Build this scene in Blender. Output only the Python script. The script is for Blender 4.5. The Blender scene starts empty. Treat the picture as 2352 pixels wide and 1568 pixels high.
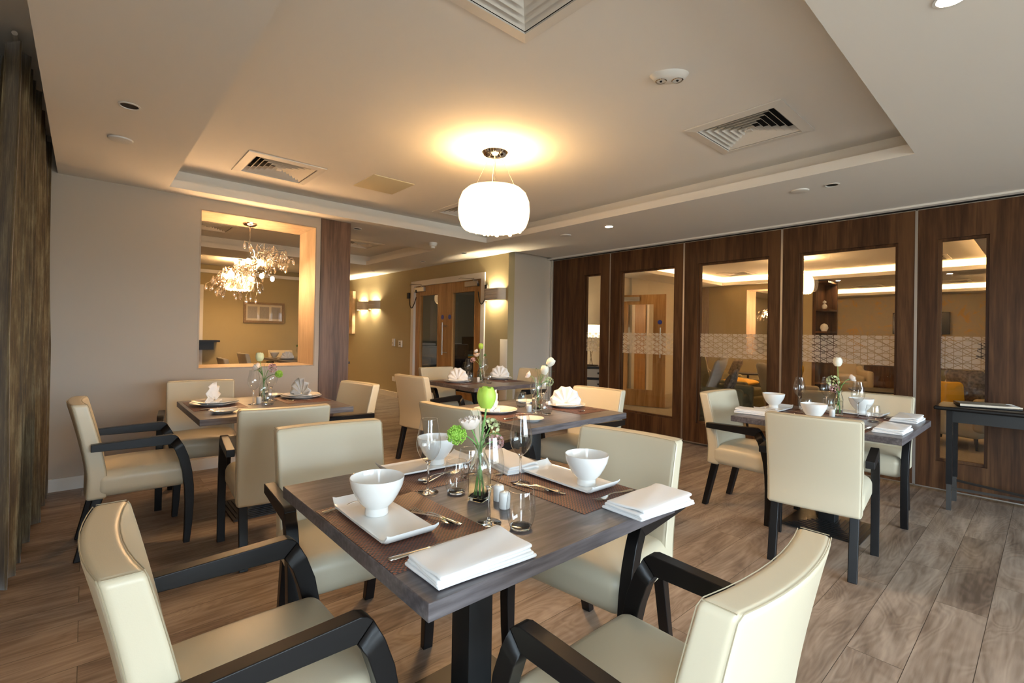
import bpy, bmesh, math, random
from mathutils import Vector, Matrix, Euler
random.seed(7)
PI = math.pi
SC = bpy.context.scene
COL = SC.collection
# ------------------------------------------------------------------ camera
FPX, YAW, PITCH, ROLL, CY = 1102.4, -.8437, -.0061, -.0175, 760.2
CAMZ = 1.30
fw = Vector((math.sin(YAW)*math.cos(PITCH), math.cos(YAW)*math.cos(PITCH), -math.sin(PITCH)))
rt = Vector((math.cos(YAW), -math.sin(YAW), 0))
dn = fw.cross(rt)
c_, s_ = math.cos(ROLL), math.sin(ROLL)
r2, d2 = rt*c_ + dn*s_, -rt*s_ + dn*c_
cam_data = bpy.data.cameras.new('camera')
cam = bpy.data.objects.new('camera', cam_data); COL.objects.link(cam)
M = Matrix.Identity(4)
for i in range(3):
    M[i][0], M[i][1], M[i][2] = r2[i], -d2[i], -fw[i]
M.translation = Vector((0, 0, CAMZ))
cam.matrix_world = M
cam_data.sensor_width = 36; cam_data.lens = FPX/2352*36
cam_data.shift_y = -(784-CY)/2352
cam_data.clip_start = .02; cam_data.clip_end = 100
SC.camera = cam
# ------------------------------------------------------------------ world, exposure, large lights
SC.view_settings.view_transform = 'Standard'; SC.view_settings.look = 'None'
SC.view_settings.gamma = 1; SC.view_settings.use_curve_mapping = False
SC.view_settings.exposure = 1.3
w = bpy.data.worlds.new('overcast_sky'); SC.world = w; w.use_nodes = True
bg = w.node_tree.nodes['Background']; bg.inputs[0].default_value = (.80, .93, 1.0, 1); bg.inputs[1].default_value = 8.4
wt = w.node_tree; g_tc = wt.nodes.new('ShaderNodeTexCoord'); g_sp = wt.nodes.new('ShaderNodeSeparateXYZ'); g_r = wt.nodes.new('ShaderNodeValToRGB')
wt.links.new(g_tc.outputs['Generated'], g_sp.inputs[0]); wt.links.new(g_sp.outputs[2], g_r.inputs[0]); wt.links.new(g_r.outputs[0], bg.inputs[0])
g_r.color_ramp.elements[0].position = 0; g_r.color_ramp.elements[0].color = (.32, .33, .30, 1)      # ground and planting outside
g_r.color_ramp.elements[1].position = .04; g_r.color_ramp.elements[1].color = (.73, .92, 1.08, 1)   # overcast sky
def portal(name, x0, x1, z0, z1, y):
    l = bpy.data.lights.new(name, 'AREA'); l.shape = 'RECTANGLE'; l.size = x1-x0; l.size_y = z1-z0
    l.cycles.is_portal = True
    o = bpy.data.objects.new(name, l); COL.objects.link(o)
    o.location = ((x0+x1)/2, y, (z0+z1)/2); o.rotation_euler = (PI/2, 0, 0)   # -Z local -> +Y
    return o
WIN = [(.05, .80)]
WZ0, WZ1, WY = .25, 2.3, -.42
RX, RWIN = 4.60, [(-.35, 1.45), (1.6, 3.4), (3.55, 5.3)]      # unseen right wall; its windows (y ranges) are placed and sized for their daylight
for a, b in WIN: portal('daylight_portal', a, b, WZ0, WZ1, WY-.14)
for a, b in RWIN:
    o = portal('daylight_portal', a, b, WZ0, WZ1, 0); o.location = (RX+.14, (a+b)/2, (WZ0+WZ1)/2); o.rotation_euler = (PI/2, 0, PI/2)
PEND_L = 1.6; WARM = (1.0, .60, .27)
# ------------------------------------------------------------------ materials
def new_mat(name):
    m = bpy.data.materials.new(name); m.use_nodes = True
    return m, m.node_tree, m.node_tree.nodes['Principled BSDF']
def N(nt, typ, **kw):
    n = nt.nodes.new(typ)
    for k, v in kw.items():
        if k.startswith('i_'):
            key = k[2:]; key = int(key) if key.isdigit() else key
            n.inputs[key].default_value = v
        else: setattr(n, k, v)
    return n
def L(nt, a, b): nt.links.new(a, b)
def ramp(nt, fac, stops):
    r = nt.nodes.new('ShaderNodeValToRGB')
    while len(r.color_ramp.elements) < len(stops): r.color_ramp.elements.new(.5)
    for e, (p, c) in zip(r.color_ramp.elements, stops):
        e.position = p; e.color = (*c, 1)
    L(nt, fac, r.inputs[0]); return r.outputs[0]
def coords(nt, scale=(1, 1, 1), rot=(0, 0, 0)):
    t = nt.nodes.new('ShaderNodeTexCoord'); m = nt.nodes.new('ShaderNodeMapping')
    m.inputs['Scale'].default_value = scale; m.inputs['Rotation'].default_value = rot
    L(nt, t.outputs['Object'], m.inputs[0]); return m.outputs[0]
def bump(nt, b, h, strength=.2, dist=.01):
    n = N(nt, 'ShaderNodeBump'); n.inputs['Strength'].default_value = strength; n.inputs['Distance'].default_value = dist
    L(nt, h, n.inputs['Height']); L(nt, n.outputs[0], b.inputs['Normal'])
def plain(name, col, rough=.5, metal=0, noise=0, nscale=8, bmp=0, bscale=150, **kw):
    m, nt, b = new_mat(name)
    b.inputs['Base Color'].default_value = (*col, 1); b.inputs['Roughness'].default_value = rough
    b.inputs['Metallic'].default_value = metal
    for k, v in kw.items(): b.inputs[k].default_value = v
    if noise:
        n = N(nt, 'ShaderNodeTexNoise', i_Scale=nscale, i_Detail=4.0); L(nt, coords(nt), n.inputs['Vector'])
        L(nt, ramp(nt, n.outputs[0], [(.3, tuple(c*(1-noise) for c in col)), (.7, tuple(min(1, c*(1+noise)) for c in col))]), b.inputs['Base Color'])
    if bmp:
        n = N(nt, 'ShaderNodeTexNoise', i_Scale=bscale, i_Detail=3.0); L(nt, coords(nt), n.inputs['Vector'])
        bump(nt, b, n.outputs[0], bmp, .002)
    return m
def wood(name, dark, mid, light, scale=(14, 1.2, 14), rough=.4, fine=1.0, bmp=.05, dist=1.2):
    m, nt, b = new_mat(name)
    v = coords(nt, scale)
    n = N(nt, 'ShaderNodeTexNoise', i_Scale=1.0, i_Detail=5.0, i_Roughness=.6, i_Distortion=dist); L(nt, v, n.inputs['Vector'])
    v2 = coords(nt, tuple(s*7 for s in scale))
    n2 = N(nt, 'ShaderNodeTexNoise', i_Scale=1.0, i_Detail=3.0); L(nt, v2, n2.inputs['Vector'])
    mx = N(nt, 'ShaderNodeMix', data_type='FLOAT'); mx.inputs[0].default_value = .32*fine
    L(nt, n.outputs[0], mx.inputs[2]); L(nt, n2.outputs[0], mx.inputs[3])
    L(nt, ramp(nt, mx.outputs[0], [(.39, dark), (.5, mid), (.61, light)]), b.inputs['Base Color'])
    b.inputs['Roughness'].default_value = rough
    if bmp: bump(nt, b, mx.outputs[0], bmp, .002)
    return m
def emit(name, col, s):
    m, nt, b = new_mat(name)
    b.inputs['Base Color'].default_value = (.8, .78, .7, 1)
    b.inputs['Emission Color'].default_value = (*col, 1); b.inputs['Emission Strength'].default_value = s
    return m
def thin_glass(name, tint=(1, 1, 1), ior=1.5, extra=0):
    m = bpy.data.materials.new(name); m.use_nodes = True; nt = m.node_tree; nt.nodes.clear()
    o = N(nt, 'ShaderNodeOutputMaterial'); t = N(nt, 'ShaderNodeBsdfTransparent'); t.inputs[0].default_value = (*tint, 1)
    g = N(nt, 'ShaderNodeBsdfGlossy'); g.inputs['Roughness'].default_value = .01
    f = N(nt, 'ShaderNodeFresnel')
    ge = N(nt, 'ShaderNodeNewGeometry'); im = N(nt, 'ShaderNodeMix', data_type='FLOAT'); im.inputs[2].default_value = ior; im.inputs[3].default_value = 1/ior
    L(nt, ge.outputs['Backfacing'], im.inputs[0]); L(nt, im.outputs[0], f.inputs[0])   # same reflectance from both sides
    a = N(nt, 'ShaderNodeMath', operation='ADD', use_clamp=True); a.inputs[1].default_value = extra
    L(nt, f.outputs[0], a.inputs[0])
    mx = N(nt, 'ShaderNodeMixShader'); L(nt, a.outputs[0], mx.inputs[0]); L(nt, t.outputs[0], mx.inputs[1]); L(nt, g.outputs[0], mx.inputs[2])
    L(nt, mx.outputs[0], o.inputs[0]); return m
def real_glass(name, col=(1, 1, 1), rough=0.0):
    m, nt, b = new_mat(name)
    b.inputs['Base Color'].default_value = (*col, 1); b.inputs['Transmission Weight'].default_value = 1
    b.inputs['Roughness'].default_value = rough; b.inputs['IOR'].default_value = 1.47
    return m

MT = {}
MT['ceiling'] = plain('ceiling_paint', (.80, .78, .74), .85, bmp=.03, bscale=60)
MT['wall'] = plain('taupe_wall_paint', (.50, .44, .37), .8, bmp=.03, bscale=90)
MT['wall_olive'] = plain('olive_wall_paint', (.43, .355, .20), .8, bmp=.03, bscale=90)
MT['wall_pale'] = plain('pale_wall_paint', (.60, .55, .44), .8)
MT['white'] = plain('white_gloss_paint', (.72, .69, .64), .4)
MT['walnut'] = wood('walnut_veneer', (.040, .016, .0065), (.077, .033, .013), (.122, .056, .022), (9, 9, .55), .45, .8, .02, .6)
MT['walnut'].node_tree.nodes['Principled BSDF'].inputs['Specular IOR Level'].default_value = .25
MT['walnut_col'] = wood('walnut_column_veneer', (.075, .035, .018), (.14, .07, .038), (.20, .105, .06), (9, 9, .5), .4, .9, .02, .8)
MT['maple'] = wood('maple_veneer', (.36, .275, .19), (.41, .32, .23), (.46, .37, .275), (6, 6, 1.2), .45, .6, .0, 1.0)
MT['oak'] = wood('oak_door_veneer', (.30, .15, .045), (.40, .215, .075), (.48, .28, .11), (14, 14, .8), .4, .8, .02, .5)
MT['table'] = wood('grey_oak_laminate', (.066, .058, .062), (.108, .096, .102), (.165, .150, .158), (11, .9, 11), .30, 1.5, .04, .9)
MT['black'] = plain('black_stained_wood', (.007, .006, .006), .38, **{'Specular IOR Level': .35})
MT['iron'] = plain('black_cast_iron', (.012, .012, .012), .4)
MT['leather'] = plain('cream_leather', (.64, .57, .42), .36, bmp=.10, bscale=420)
MT['seam'] = plain('leather_seam', (.40, .34, .23), .8)
MT['china'] = plain('white_glazed_china', (.80, .80, .78), .10)
MT['linen'] = plain('white_linen', (.82, .83, .84), .8, bmp=.12, bscale=500)
MT['steel'] = plain('polished_steel', (.62, .60, .57), .13, 1)
MT['satin'] = plain('satin_aluminium', (.50, .48, .45), .35, 1)
MT['gunmetal'] = plain('dark_gunmetal', (.10, .095, .09), .45, .8)
MT['chrome'] = plain('chrome', (.80, .76, .70), .06, 1)
MT['dark'] = plain('dark_void', (.006, .006, .006), .9)
MT['glass'] = real_glass('clear_glass')
MT['thin'] = thin_glass('thin_blown_glass', (.97, .98, .98), ior=1.62, extra=.04)
MT['vaseglass'] = real_glass('green_tinged_glass', (.96, 1, .97))
MT['pane'] = thin_glass('window_pane', ior=1.38)
MT['crystal'] = thin_glass('chandelier_crystal', (1, .97, .92), ior=1.8, extra=.30)
MT['vent'] = plain('vent_enamel', (.74, .71, .66), .5)
MT['plastic'] = plain('white_plastic', (.76, .75, .72), .35)
MT['access'] = plain('cream_access_panel', (.66, .60, .42), .6)
MT['stem'] = plain('green_stem', (.16, .36, .09), .5)
MT['leaf'] = plain('green_leaf', (.13, .28, .08), .45, noise=.2, nscale=30)
MT['tulip'] = plain('lime_tulip_petal', (.50, .72, .10), .45, noise=.12, nscale=25, **{'Subsurface Weight': .2})
MT['tulip_pale'] = plain('cream_tulip_petal', (.76, .80, .48), .45, noise=.1, nscale=25)
MT['tulip_white'] = plain('white_tulip_petal', (.84, .82, .70), .45, noise=.08, nscale=25)
MT['rose'] = plain('blush_rose_petal', (.84, .74, .66), .55, noise=.07, nscale=30)
MT['peach'] = plain('peach_rose_petal', (.84, .62, .46), .55, noise=.07, nscale=30)
MT['snowball'] = plain('lime_blossom', (.33, .60, .08), .6)
MT['hella'] = plain('pink_hydrangea_petal', (.58, .34, .34), .6, noise=.3, nscale=40)
MT['hellg'] = plain('pale_green_petal', (.50, .56, .30), .6, noise=.25, nscale=40)
MT['blue'] = plain('blue_safety_sign', (.03, .06, .38), .4)
MT['rubber'] = plain('black_cable', (.01, .01, .01), .5)
MT['sconce'] = plain('sconce_plaster', (.62, .56, .50), .7)
MT['lampon'] = emit('sconce_light', (1.0, .80, .50), 420)
MT['down'] = emit('lit_downlight', (1.0, .72, .42), 110)
MT['drum'] = emit('pendant_shade_glow', WARM, PEND_L)
MT['diff'] = emit('pendant_diffuser_glow', WARM, 32)
MT['bulb'] = emit('chandelier_bulb', (1.0, .60, .29), 190)
MT['cove'] = emit('cove_led', (1.0, .60, .25), 24)
MT['shade'] = emit('table_lamp_shade', (1.0, .80, .50), 1.6)
MT['olive'] = plain('olive_upholstery', (.16, .135, .065), .9, bmp=.2, bscale=300)
MT['sand'] = plain('sand_upholstery', (.42, .35, .23), .9, bmp=.2, bscale=300)
MT['yellow'] = plain('yellow_cushion_fabric', (.80, .42, .02), .8)
MT['pattern'] = plain('brown_patterned_fabric', (.20, .16, .12), .9, noise=.5, nscale=30)
MT['greyc'] = plain('silver_cushion_fabric', (.50, .47, .42), .7)
MT['screen'] = plain('dark_screen', (.006, .007, .008), .15)
MT['carpet'] = plain('beige_carpet', (.36, .31, .23), .95, noise=.1, nscale=40, bmp=.4, bscale=300)
MT['grey_paint'] = plain('office_wall_paint', (.20, .20, .16), .8)
MT['cyan'] = plain('teal_folder', (.05, .35, .42), .5)
MT['art'] = plain('rust_streaked_canvas', (.62, .44, .26), .7, noise=.35, nscale=4)
MT['paper'] = plain('grey_art_paper', (.34, .31, .27), .6, noise=.1, nscale=60)
MT['frame'] = plain('bronze_picture_frame', (.24, .16, .08), .45, noise=.2, nscale=50)
MT['mount'] = plain('cream_picture_mount', (.62, .55, .42), .8)

def mk_floor():
    m, nt, b = new_mat('oak_vinyl_planks')
    t = N(nt, 'ShaderNodeTexCoord'); sp = N(nt, 'ShaderNodeSeparateXYZ'); L(nt, t.outputs['Object'], sp.inputs[0])
    cb = N(nt, 'ShaderNodeCombineXYZ'); L(nt, sp.outputs[1], cb.inputs[0]); L(nt, sp.outputs[0], cb.inputs[1])
    br = N(nt, 'ShaderNodeTexBrick', i_Scale=1.0); br.offset = .37
    for k, v in {'Mortar Size': .0012, 'Mortar Smooth': .1, 'Brick Width': 1.22, 'Row Height': .19, 'Bias': 0.0}.items(): br.inputs[k].default_value = v
    br.inputs['Color1'].default_value = (0, 0, 0, 1); br.inputs['Color2'].default_value = (1, 1, 1, 1); br.inputs['Mortar'].default_value = (.5, .5, .5, 1)
    L(nt, cb.outputs[0], br.inputs['Vector'])
    # per plank offset
    off = N(nt, 'ShaderNodeVectorMath', operation='SCALE'); off.inputs['Scale'].default_value = 7.3; L(nt, br.outputs['Color'], off.inputs[0])
    ad = N(nt, 'ShaderNodeVectorMath', operation='ADD'); L(nt, cb.outputs[0], ad.inputs[0]); L(nt, off.outputs[0], ad.inputs[1])
    mp = N(nt, 'ShaderNodeMapping'); mp.inputs['Scale'].default_value = (1.3, 5.0, 1); L(nt, ad.outputs[0], mp.inputs[0])
    n1 = N(nt, 'ShaderNodeTexNoise', i_Scale=1.0, i_Detail=2.0, i_Distortion=.9); L(nt, mp.outputs[0], n1.inputs['Vector'])
    mu = N(nt, 'ShaderNodeMath', operation='MULTIPLY'); mu.inputs[1].default_value = 105; L(nt, n1.outputs[0], mu.inputs[0])
    si = N(nt, 'ShaderNodeMath', operation='SINE'); L(nt, mu.outputs[0], si.inputs[0])
    mp2 = N(nt, 'ShaderNodeMapping'); mp2.inputs['Scale'].default_value = (4, 60, 1); L(nt, ad.outputs[0], mp2.inputs[0])
    n2 = N(nt, 'ShaderNodeTexNoise', i_Scale=1.0, i_Detail=4.0); L(nt, mp2.outputs[0], n2.inputs['Vector'])
    mp3 = N(nt, 'ShaderNodeMapping'); mp3.inputs['Scale'].default_value = (1.1, 6, 1); L(nt, ad.outputs[0], mp3.inputs[0])
    n3 = N(nt, 'ShaderNodeTexNoise', i_Scale=1.0, i_Detail=5.0, i_Distortion=1.5); L(nt, mp3.outputs[0], n3.inputs['Vector'])
    def madd(a, k, c):
        x = N(nt, 'ShaderNodeMath', operation='MULTIPLY_ADD'); x.inputs[1].default_value = k
        L(nt, a, x.inputs[0])
        if isinstance(c, float): x.inputs[2].default_value = c
        else: L(nt, c, x.inputs[2])
        return x.outputs[0]
    sx = N(nt, 'ShaderNodeSeparateColor'); L(nt, br.outputs['Color'], sx.inputs[0])
    v = madd(si.outputs[0], .045, madd(n2.outputs[0], .40, madd(n3.outputs[0], .9, madd(sx.outputs[0], .10, -.20))))
    c = ramp(nt, v, [(.22, (.11, .075, .055)), (.44, (.235, .175, .132)), (.60, (.33, .26, .205)), (.78, (.42, .34, .275))])
    mxm = N(nt, 'ShaderNodeMix', data_type='RGBA'); L(nt, br.outputs['Fac'], mxm.inputs[0]); L(nt, c, mxm.inputs[6]); mxm.inputs[7].default_value = (.05, .034, .022, 1)
    L(nt, mxm.outputs[2], b.inputs['Base Color'])
    b.inputs['Roughness'].default_value = .42
    bump(nt, b, v, .12, .003)
    return m
MT['floor'] = mk_floor()
def mk_mat():
    m, nt, b = new_mat('woven_brown_placemat')
    v = coords(nt, (1, 1, 1), (0, 0, 0))
    ch = N(nt, 'ShaderNodeTexChecker', i_Scale=160.0); L(nt, v, ch.inputs['Vector'])
    ch.inputs['Color1'].default_value = (.23, .075, .038, 1); ch.inputs['Color2'].default_value = (.040, .030, .030, 1)
    L(nt, ch.outputs['Color'], b.inputs['Base Color']); b.inputs['Roughness'].default_value = .38
    w1 = N(nt, 'ShaderNodeTexWave', i_Scale=48.0); L(nt, v, w1.inputs['Vector'])
    bump(nt, b, w1.outputs['Fac'], .7, .002); return m
MT['mat'] = mk_mat()
def mk_curtain():
    m, nt, b = new_mat('olive_crushed_velvet')
    n = N(nt, 'ShaderNodeTexNoise', i_Scale=1.0, i_Detail=6.0, i_Roughness=.7); L(nt, coords(nt, (22, 22, 3.5)), n.inputs['Vector'])
    n2 = N(nt, 'ShaderNodeTexNoise', i_Scale=1.0, i_Detail=2.0); L(nt, coords(nt, (260, 260, 2)), n2.inputs['Vector'])
    mx = N(nt, 'ShaderNodeMix', data_type='FLOAT'); mx.inputs[0].default_value = .35; L(nt, n.outputs[0], mx.inputs[2]); L(nt, n2.outputs[0], mx.inputs[3])
    L(nt, ramp(nt, mx.outputs[0], [(.38, (.05, .030, .012)), (.5, (.115, .073, .027)), (.64, (.25, .195, .10))]), b.inputs['Base Color'])
    b.inputs['Roughness'].default_value = .75; b.inputs['Sheen Weight'].default_value = .5
    bump(nt, b, mx.outputs[0], .3, .004); return m
MT['curtain'] = mk_curtain()
def mk_wallpaper():
    m, nt, b = new_mat('gold_leaf_wallpaper')
    n = N(nt, 'ShaderNodeTexNoise', i_Scale=3.0, i_Detail=7.0, i_Roughness=.75, i_Distortion=1.0); L(nt, coords(nt), n.inputs['Vector'])
    L(nt, ramp(nt, n.outputs[0], [(.45, (.42, .36, .24)), (.56, (.46, .37, .22)), (.62, (.56, .35, .11))]), b.inputs['Base Color'])
    b.inputs['Roughness'].default_value = .35; return m
MT['wallpaper'] = mk_wallpaper()
def mk_frost():
    m = bpy.data.materials.new('frosted_film_pattern'); m.use_nodes = True; nt = m.node_tree; nt.nodes.clear()
    o = N(nt, 'ShaderNodeOutputMaterial')
    t = N(nt, 'ShaderNodeTexCoord'); s = N(nt, 'ShaderNodeSeparateXYZ'); L(nt, t.outputs['Object'], s.inputs[0])
    X, Z = s.outputs[0], s.outputs[2]
    def fam(a, b_, period, wd, phase=0):
        m1 = N(nt, 'ShaderNodeMath', operation='MULTIPLY'); m1.inputs[1].default_value = a/period; L(nt, X, m1.inputs[0])
        m2 = N(nt, 'ShaderNodeMath', operation='MULTIPLY_ADD'); m2.inputs[1].default_value = b_/period; L(nt, Z, m2.inputs[0]); L(nt, m1.outputs[0], m2.inputs[2])
        m2b = N(nt, 'ShaderNodeMath', operation='ADD'); m2b.inputs[1].default_value = phase+100; L(nt, m2.outputs[0], m2b.inputs[0])
        fr = N(nt, 'ShaderNodeMath', operation='FRACT'); L(nt, m2b.outputs[0], fr.inputs[0])
        sb = N(nt, 'ShaderNodeMath', operation='SUBTRACT'); sb.inputs[1].default_value = .5; L(nt, fr.outputs[0], sb.inputs[0])
        ab = N(nt, 'ShaderNodeMath', operation='ABSOLUTE'); L(nt, sb.outputs[0], ab.inputs[0])
        lt = N(nt, 'ShaderNodeMath', operation='LESS_THAN'); lt.inputs[1].default_value = wd/period/2; L(nt, ab.outputs[0], lt.inputs[0])
        return lt.outputs[0]
    p = .056; q = p*1.1547
    outs = [fam(1, 0, p, .0042), fam(.577, 1, q, .0052), fam(.577, -1, q, .0052), fam(0, 1, q, .0042, .25), fam(.62, 1.0, q*2, .0060, .1)]
    cur = outs[0]
    for q in outs[1:]:
        mx = N(nt, 'ShaderNodeMath', operation='MAXIMUM'); L(nt, cur, mx.inputs[0]); L(nt, q, mx.inputs[1]); cur = mx.outputs[0]
    tr = N(nt, 'ShaderNodeBsdfTransparent')
    tl = N(nt, 'ShaderNodeBsdfTranslucent'); tl.inputs[0].default_value = (.9, .88, .84, 1)
    df = N(nt, 'ShaderNodeBsdfDiffuse'); df.inputs[0].default_value = (.75, .73, .70, 1)
    m3 = N(nt, 'ShaderNodeMixShader'); m3.inputs[0].default_value = .22; L(nt, tl.outputs[0], m3.inputs[1]); L(nt, df.outputs[0], m3.inputs[2])
    m4 = N(nt, 'ShaderNodeMixShader'); m4.inputs[0].default_value = .22; L(nt, m3.outputs[0], m4.inputs[1]); L(nt, tr.outputs[0], m4.inputs[2])
    m5 = N(nt, 'ShaderNodeMixShader'); L(nt, cur, m5.inputs[0]); L(nt, m4.outputs[0], m5.inputs[1]); L(nt, tr.outputs[0], m5.inputs[2])
    L(nt, m5.outputs[0], o.inputs[0]); return m
MT['frost'] = mk_frost()

# ------------------------------------------------------------------ mesh helpers
class MB:
    def __init__(s): s.v = []; s.f = []
    def add(s, vs, fs):
        o = len(s.v); s.v += [tuple(v) for v in vs]; s.f += [tuple(i+o for i in f) for f in fs]; return s
    def box(s, x0, x1, y0, y1, z0, z1):
        vs = [(x, y, z) for z in (z0, z1) for y in (y0, y1) for x in (x0, x1)]
        return s.add(vs, [(0, 2, 3, 1), (4, 5, 7, 6), (0, 1, 5, 4), (2, 6, 7, 3), (0, 4, 6, 2), (1, 3, 7, 5)])
    def rbox(s, c, size, r, seg=3, div=1, fn=None):
        """rounded box; fn(p) bends the local points"""
        h = [q/2 for q in size]; r = min(r, *[q*.999 for q in h])
        cs = []
        for k in range(3):
            e = [h[k]-r+r*math.tan(i/seg*PI/4) if 0 else h[k]-r+r*(i/seg) for i in range(1, seg+1)]
            a = [-q for q in reversed(e)]
            mid = [-(h[k]-r)+2*(h[k]-r)*i/div for i in range(div+1)]
            cs.append(a+mid+e)
        idx = {}; vs = []; fs = []
        def vid(p):
            key = tuple(round(q, 6) for q in p)
            if key not in idx:
                inn = [max(-(h[k]-r), min(h[k]-r, p[k])) for k in range(3)]
                d = Vector([p[k]-inn[k] for k in range(3)])
                if d.length > 1e-9:
                    # square-to-sphere so corners stay even
                    q = Vector([math.tan(max(-1, min(1, d[k]/r))*PI/4) for k in range(3)])
                    d = q.normalized()*r
                pt = Vector(inn)+d
                idx[key] = len(vs); vs.append(pt)
            return idx[key]
        for ax in range(3):
            u, v = (ax+1) % 3, (ax+2) % 3
            for sg in (-1, 1):
                for i in range(len(cs[u])-1):
                    for j in range(len(cs[v])-1):
                        q = []
                        for a, b in ((i, j), (i+1, j), (i+1, j+1), (i, j+1)):
                            p = [0, 0, 0]; p[ax] = sg*h[ax]; p[u] = cs[u][a]; p[v] = cs[v][b]; q.append(vid(p))
                        fs.append(tuple(q if sg > 0 else q[::-1]))
        out = []
        for p in vs:
            p = Vector(p)
            if fn: p = Vector(fn(p))
            out.append(p+Vector(c))
        return s.add(out, fs)
    def lathe(s, prof, seg=32, c=(0, 0, 0), cap=False, fn=None):
        o = []; n = len(prof)
        for r, z in prof:
            for i in range(seg):
                a = 2*PI*i/seg; x, y, zz = r*math.cos(a), r*math.sin(a), z
                if fn: x, y, zz = fn(x, y, zz, a)
                o.append((c[0]+x, c[1]+y, c[2]+zz))
        fs = [(k*seg+i, k*seg+(i+1) % seg, (k+1)*seg+(i+1) % seg, (k+1)*seg+i) for k in range(n-1) for i in range(seg)]
        if cap: fs += [tuple(range(seg-1, -1, -1)), tuple((n-1)*seg+i for i in range(seg))]
        return s.add(o, fs)
    def tube(s, pts, r, seg=8, closed=False):
        pts = [Vector(p) for p in pts]; n = len(pts)
        rr = r if isinstance(r, (list, tuple)) else [r]*n
        vs = []; prev = None
        for i, p in enumerate(pts):
            if closed: t = (pts[(i+1) % n]-pts[i-1])
            else: t = pts[min(i+1, n-1)]-pts[max(i-1, 0)]
            t.normalize()
            if prev is None:
                u = t.orthogonal().normalized()
            else:
                u = (prev-t*prev.dot(t))
                u = u.normalized() if u.length > 1e-6 else t.orthogonal().normalized()
            prev = u; v = t.cross(u)
            for k in range(seg):
                a = 2*PI*k/seg; vs.append(p+(u*math.cos(a)+v*math.sin(a))*rr[i])
        m = n if closed else n-1
        fs = [(i*seg+k, i*seg+(k+1) % seg, ((i+1) % n)*seg+(k+1) % seg, ((i+1) % n)*seg+k) for i in range(m) for k in range(seg)]
        if not closed: fs += [tuple(range(seg-1, -1, -1)), tuple((n-1)*seg+k for k in range(seg))]
        return s.add(vs, fs)
    def prism(s, poly, axis, a, b, split=None):
        """2D poly extruded between a and b along axis ('x': poly=(y,z), 'y': (x,z), 'z': (x,y))"""
        n = len(poly)
        def P(q, t):
            return (t, q[0], q[1]) if axis == 'x' else (q[0], t, q[1]) if axis == 'y' else (q[0], q[1], t)
        vs = [P(q, a) for q in poly]+[P(q, b) for q in poly]
        fs = [(i, (i+1) % n, n+(i+1) % n, n+i) for i in range(n)]
        if split:   # strip quads between outer/inner contours of equal length
            k = n//2
            for i in range(k-1):
                fs += [(i, i+1, n-2-i, n-1-i), (n+i+1, n+i, n+n-1-i, n+n-2-i)]
        else: fs += [tuple(range(n-1, -1, -1)), tuple(range(n, 2*n))]
        return s.add(vs, fs)
    def ico(s, c, r, sub=1, sc=(1, 1, 1)):
        bm = bmesh.new(); bmesh.ops.create_icosphere(bm, subdivisions=sub, radius=r)
        s.add([(c[0]+v.co.x*sc[0], c[1]+v.co.y*sc[1], c[2]+v.co.z*sc[2]) for v in bm.verts], [tuple(v.index for v in f.verts) for f in bm.faces]); bm.free(); return s
    def xf(s, mat, start=0):
        for i in range(start, len(s.v)): s.v[i] = tuple(mat @ Vector(s.v[i]))
        return s
def obj(name, mb, mat, parent=None, ang=35, wn=False, smooth=True, bevel=0, solid=0):
    me = bpy.data.meshes.new(name); me.from_pydata(mb.v, [], mb.f)
    bm = bmesh.new(); bm.from_mesh(me); bmesh.ops.recalc_face_normals(bm, faces=bm.faces); bm.to_mesh(me); bm.free()
    if smooth:
        me.polygons.foreach_set('use_smooth', [True]*len(me.polygons)); me.set_sharp_from_angle(angle=math.radians(ang))
    for m in (mat if isinstance(mat, (list, tuple)) else [mat]): me.materials.append(MT[m] if isinstance(m, str) else m)
    o = bpy.data.objects.new(name, me); COL.objects.link(o)
    if parent: o.parent = parent
    if solid:
        md = o.modifiers.new('thickness', 'SOLIDIFY'); md.thickness = solid; md.offset = 0
    if bevel:
        md = o.modifiers.new('bevel', 'BEVEL'); md.width = bevel; md.segments = 2; md.limit_method = 'ANGLE'; md.harden_normals = False
        wn = True
    if wn:
        md = o.modifiers.new('normals', 'WEIGHTED_NORMAL'); md.keep_sharp = False; md.weight = 80
    return o
def tag(o, label, cat, group=None, kind=None):
    if label: o['label'] = label
    if cat: o['category'] = cat
    if group: o['group'] = group
    if kind: o['kind'] = kind
    return o
def thing(name, label, cat, loc=(0, 0, 0), rz=0, group=None):
    o = bpy.data.objects.new(name, None); COL.objects.link(o); o.empty_display_size = .1
    o.location = loc; o.rotation_euler = (0, 0, rz); return tag(o, label, cat, group)
def struct(name, mb, mat, parent=None, **kw):
    o = obj(name, mb, mat, parent, smooth=False, **kw)
    if not parent: o['kind'] = 'structure'
    return o
def dup(root, loc, rz=0, label=None, group=None, cat=None, scale=None):
    def cp(o, par):
        c = o.copy(); COL.objects.link(c); c.parent = par
        for ch in o.children: cp(ch, c)
        return c
    r = cp(root, None); r.location = loc; r.rotation_euler = (0, 0, rz)
    if scale: r.scale = scale
    tag(r, label, cat, group); return r
class Kind:
    """first place() moves the source itself, later ones copy it"""
    def __init__(s, make): s.make = make; s.src = None
    def place(s, loc, rz=0, label=None, group=None):
        if s.src is None:
            s.src = s.make(); s.src.location = loc; s.src.rotation_euler = (0, 0, rz); return tag(s.src, label, None, group)
        return dup(s.src, loc, rz, label, group)
R = math.radians
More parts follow.
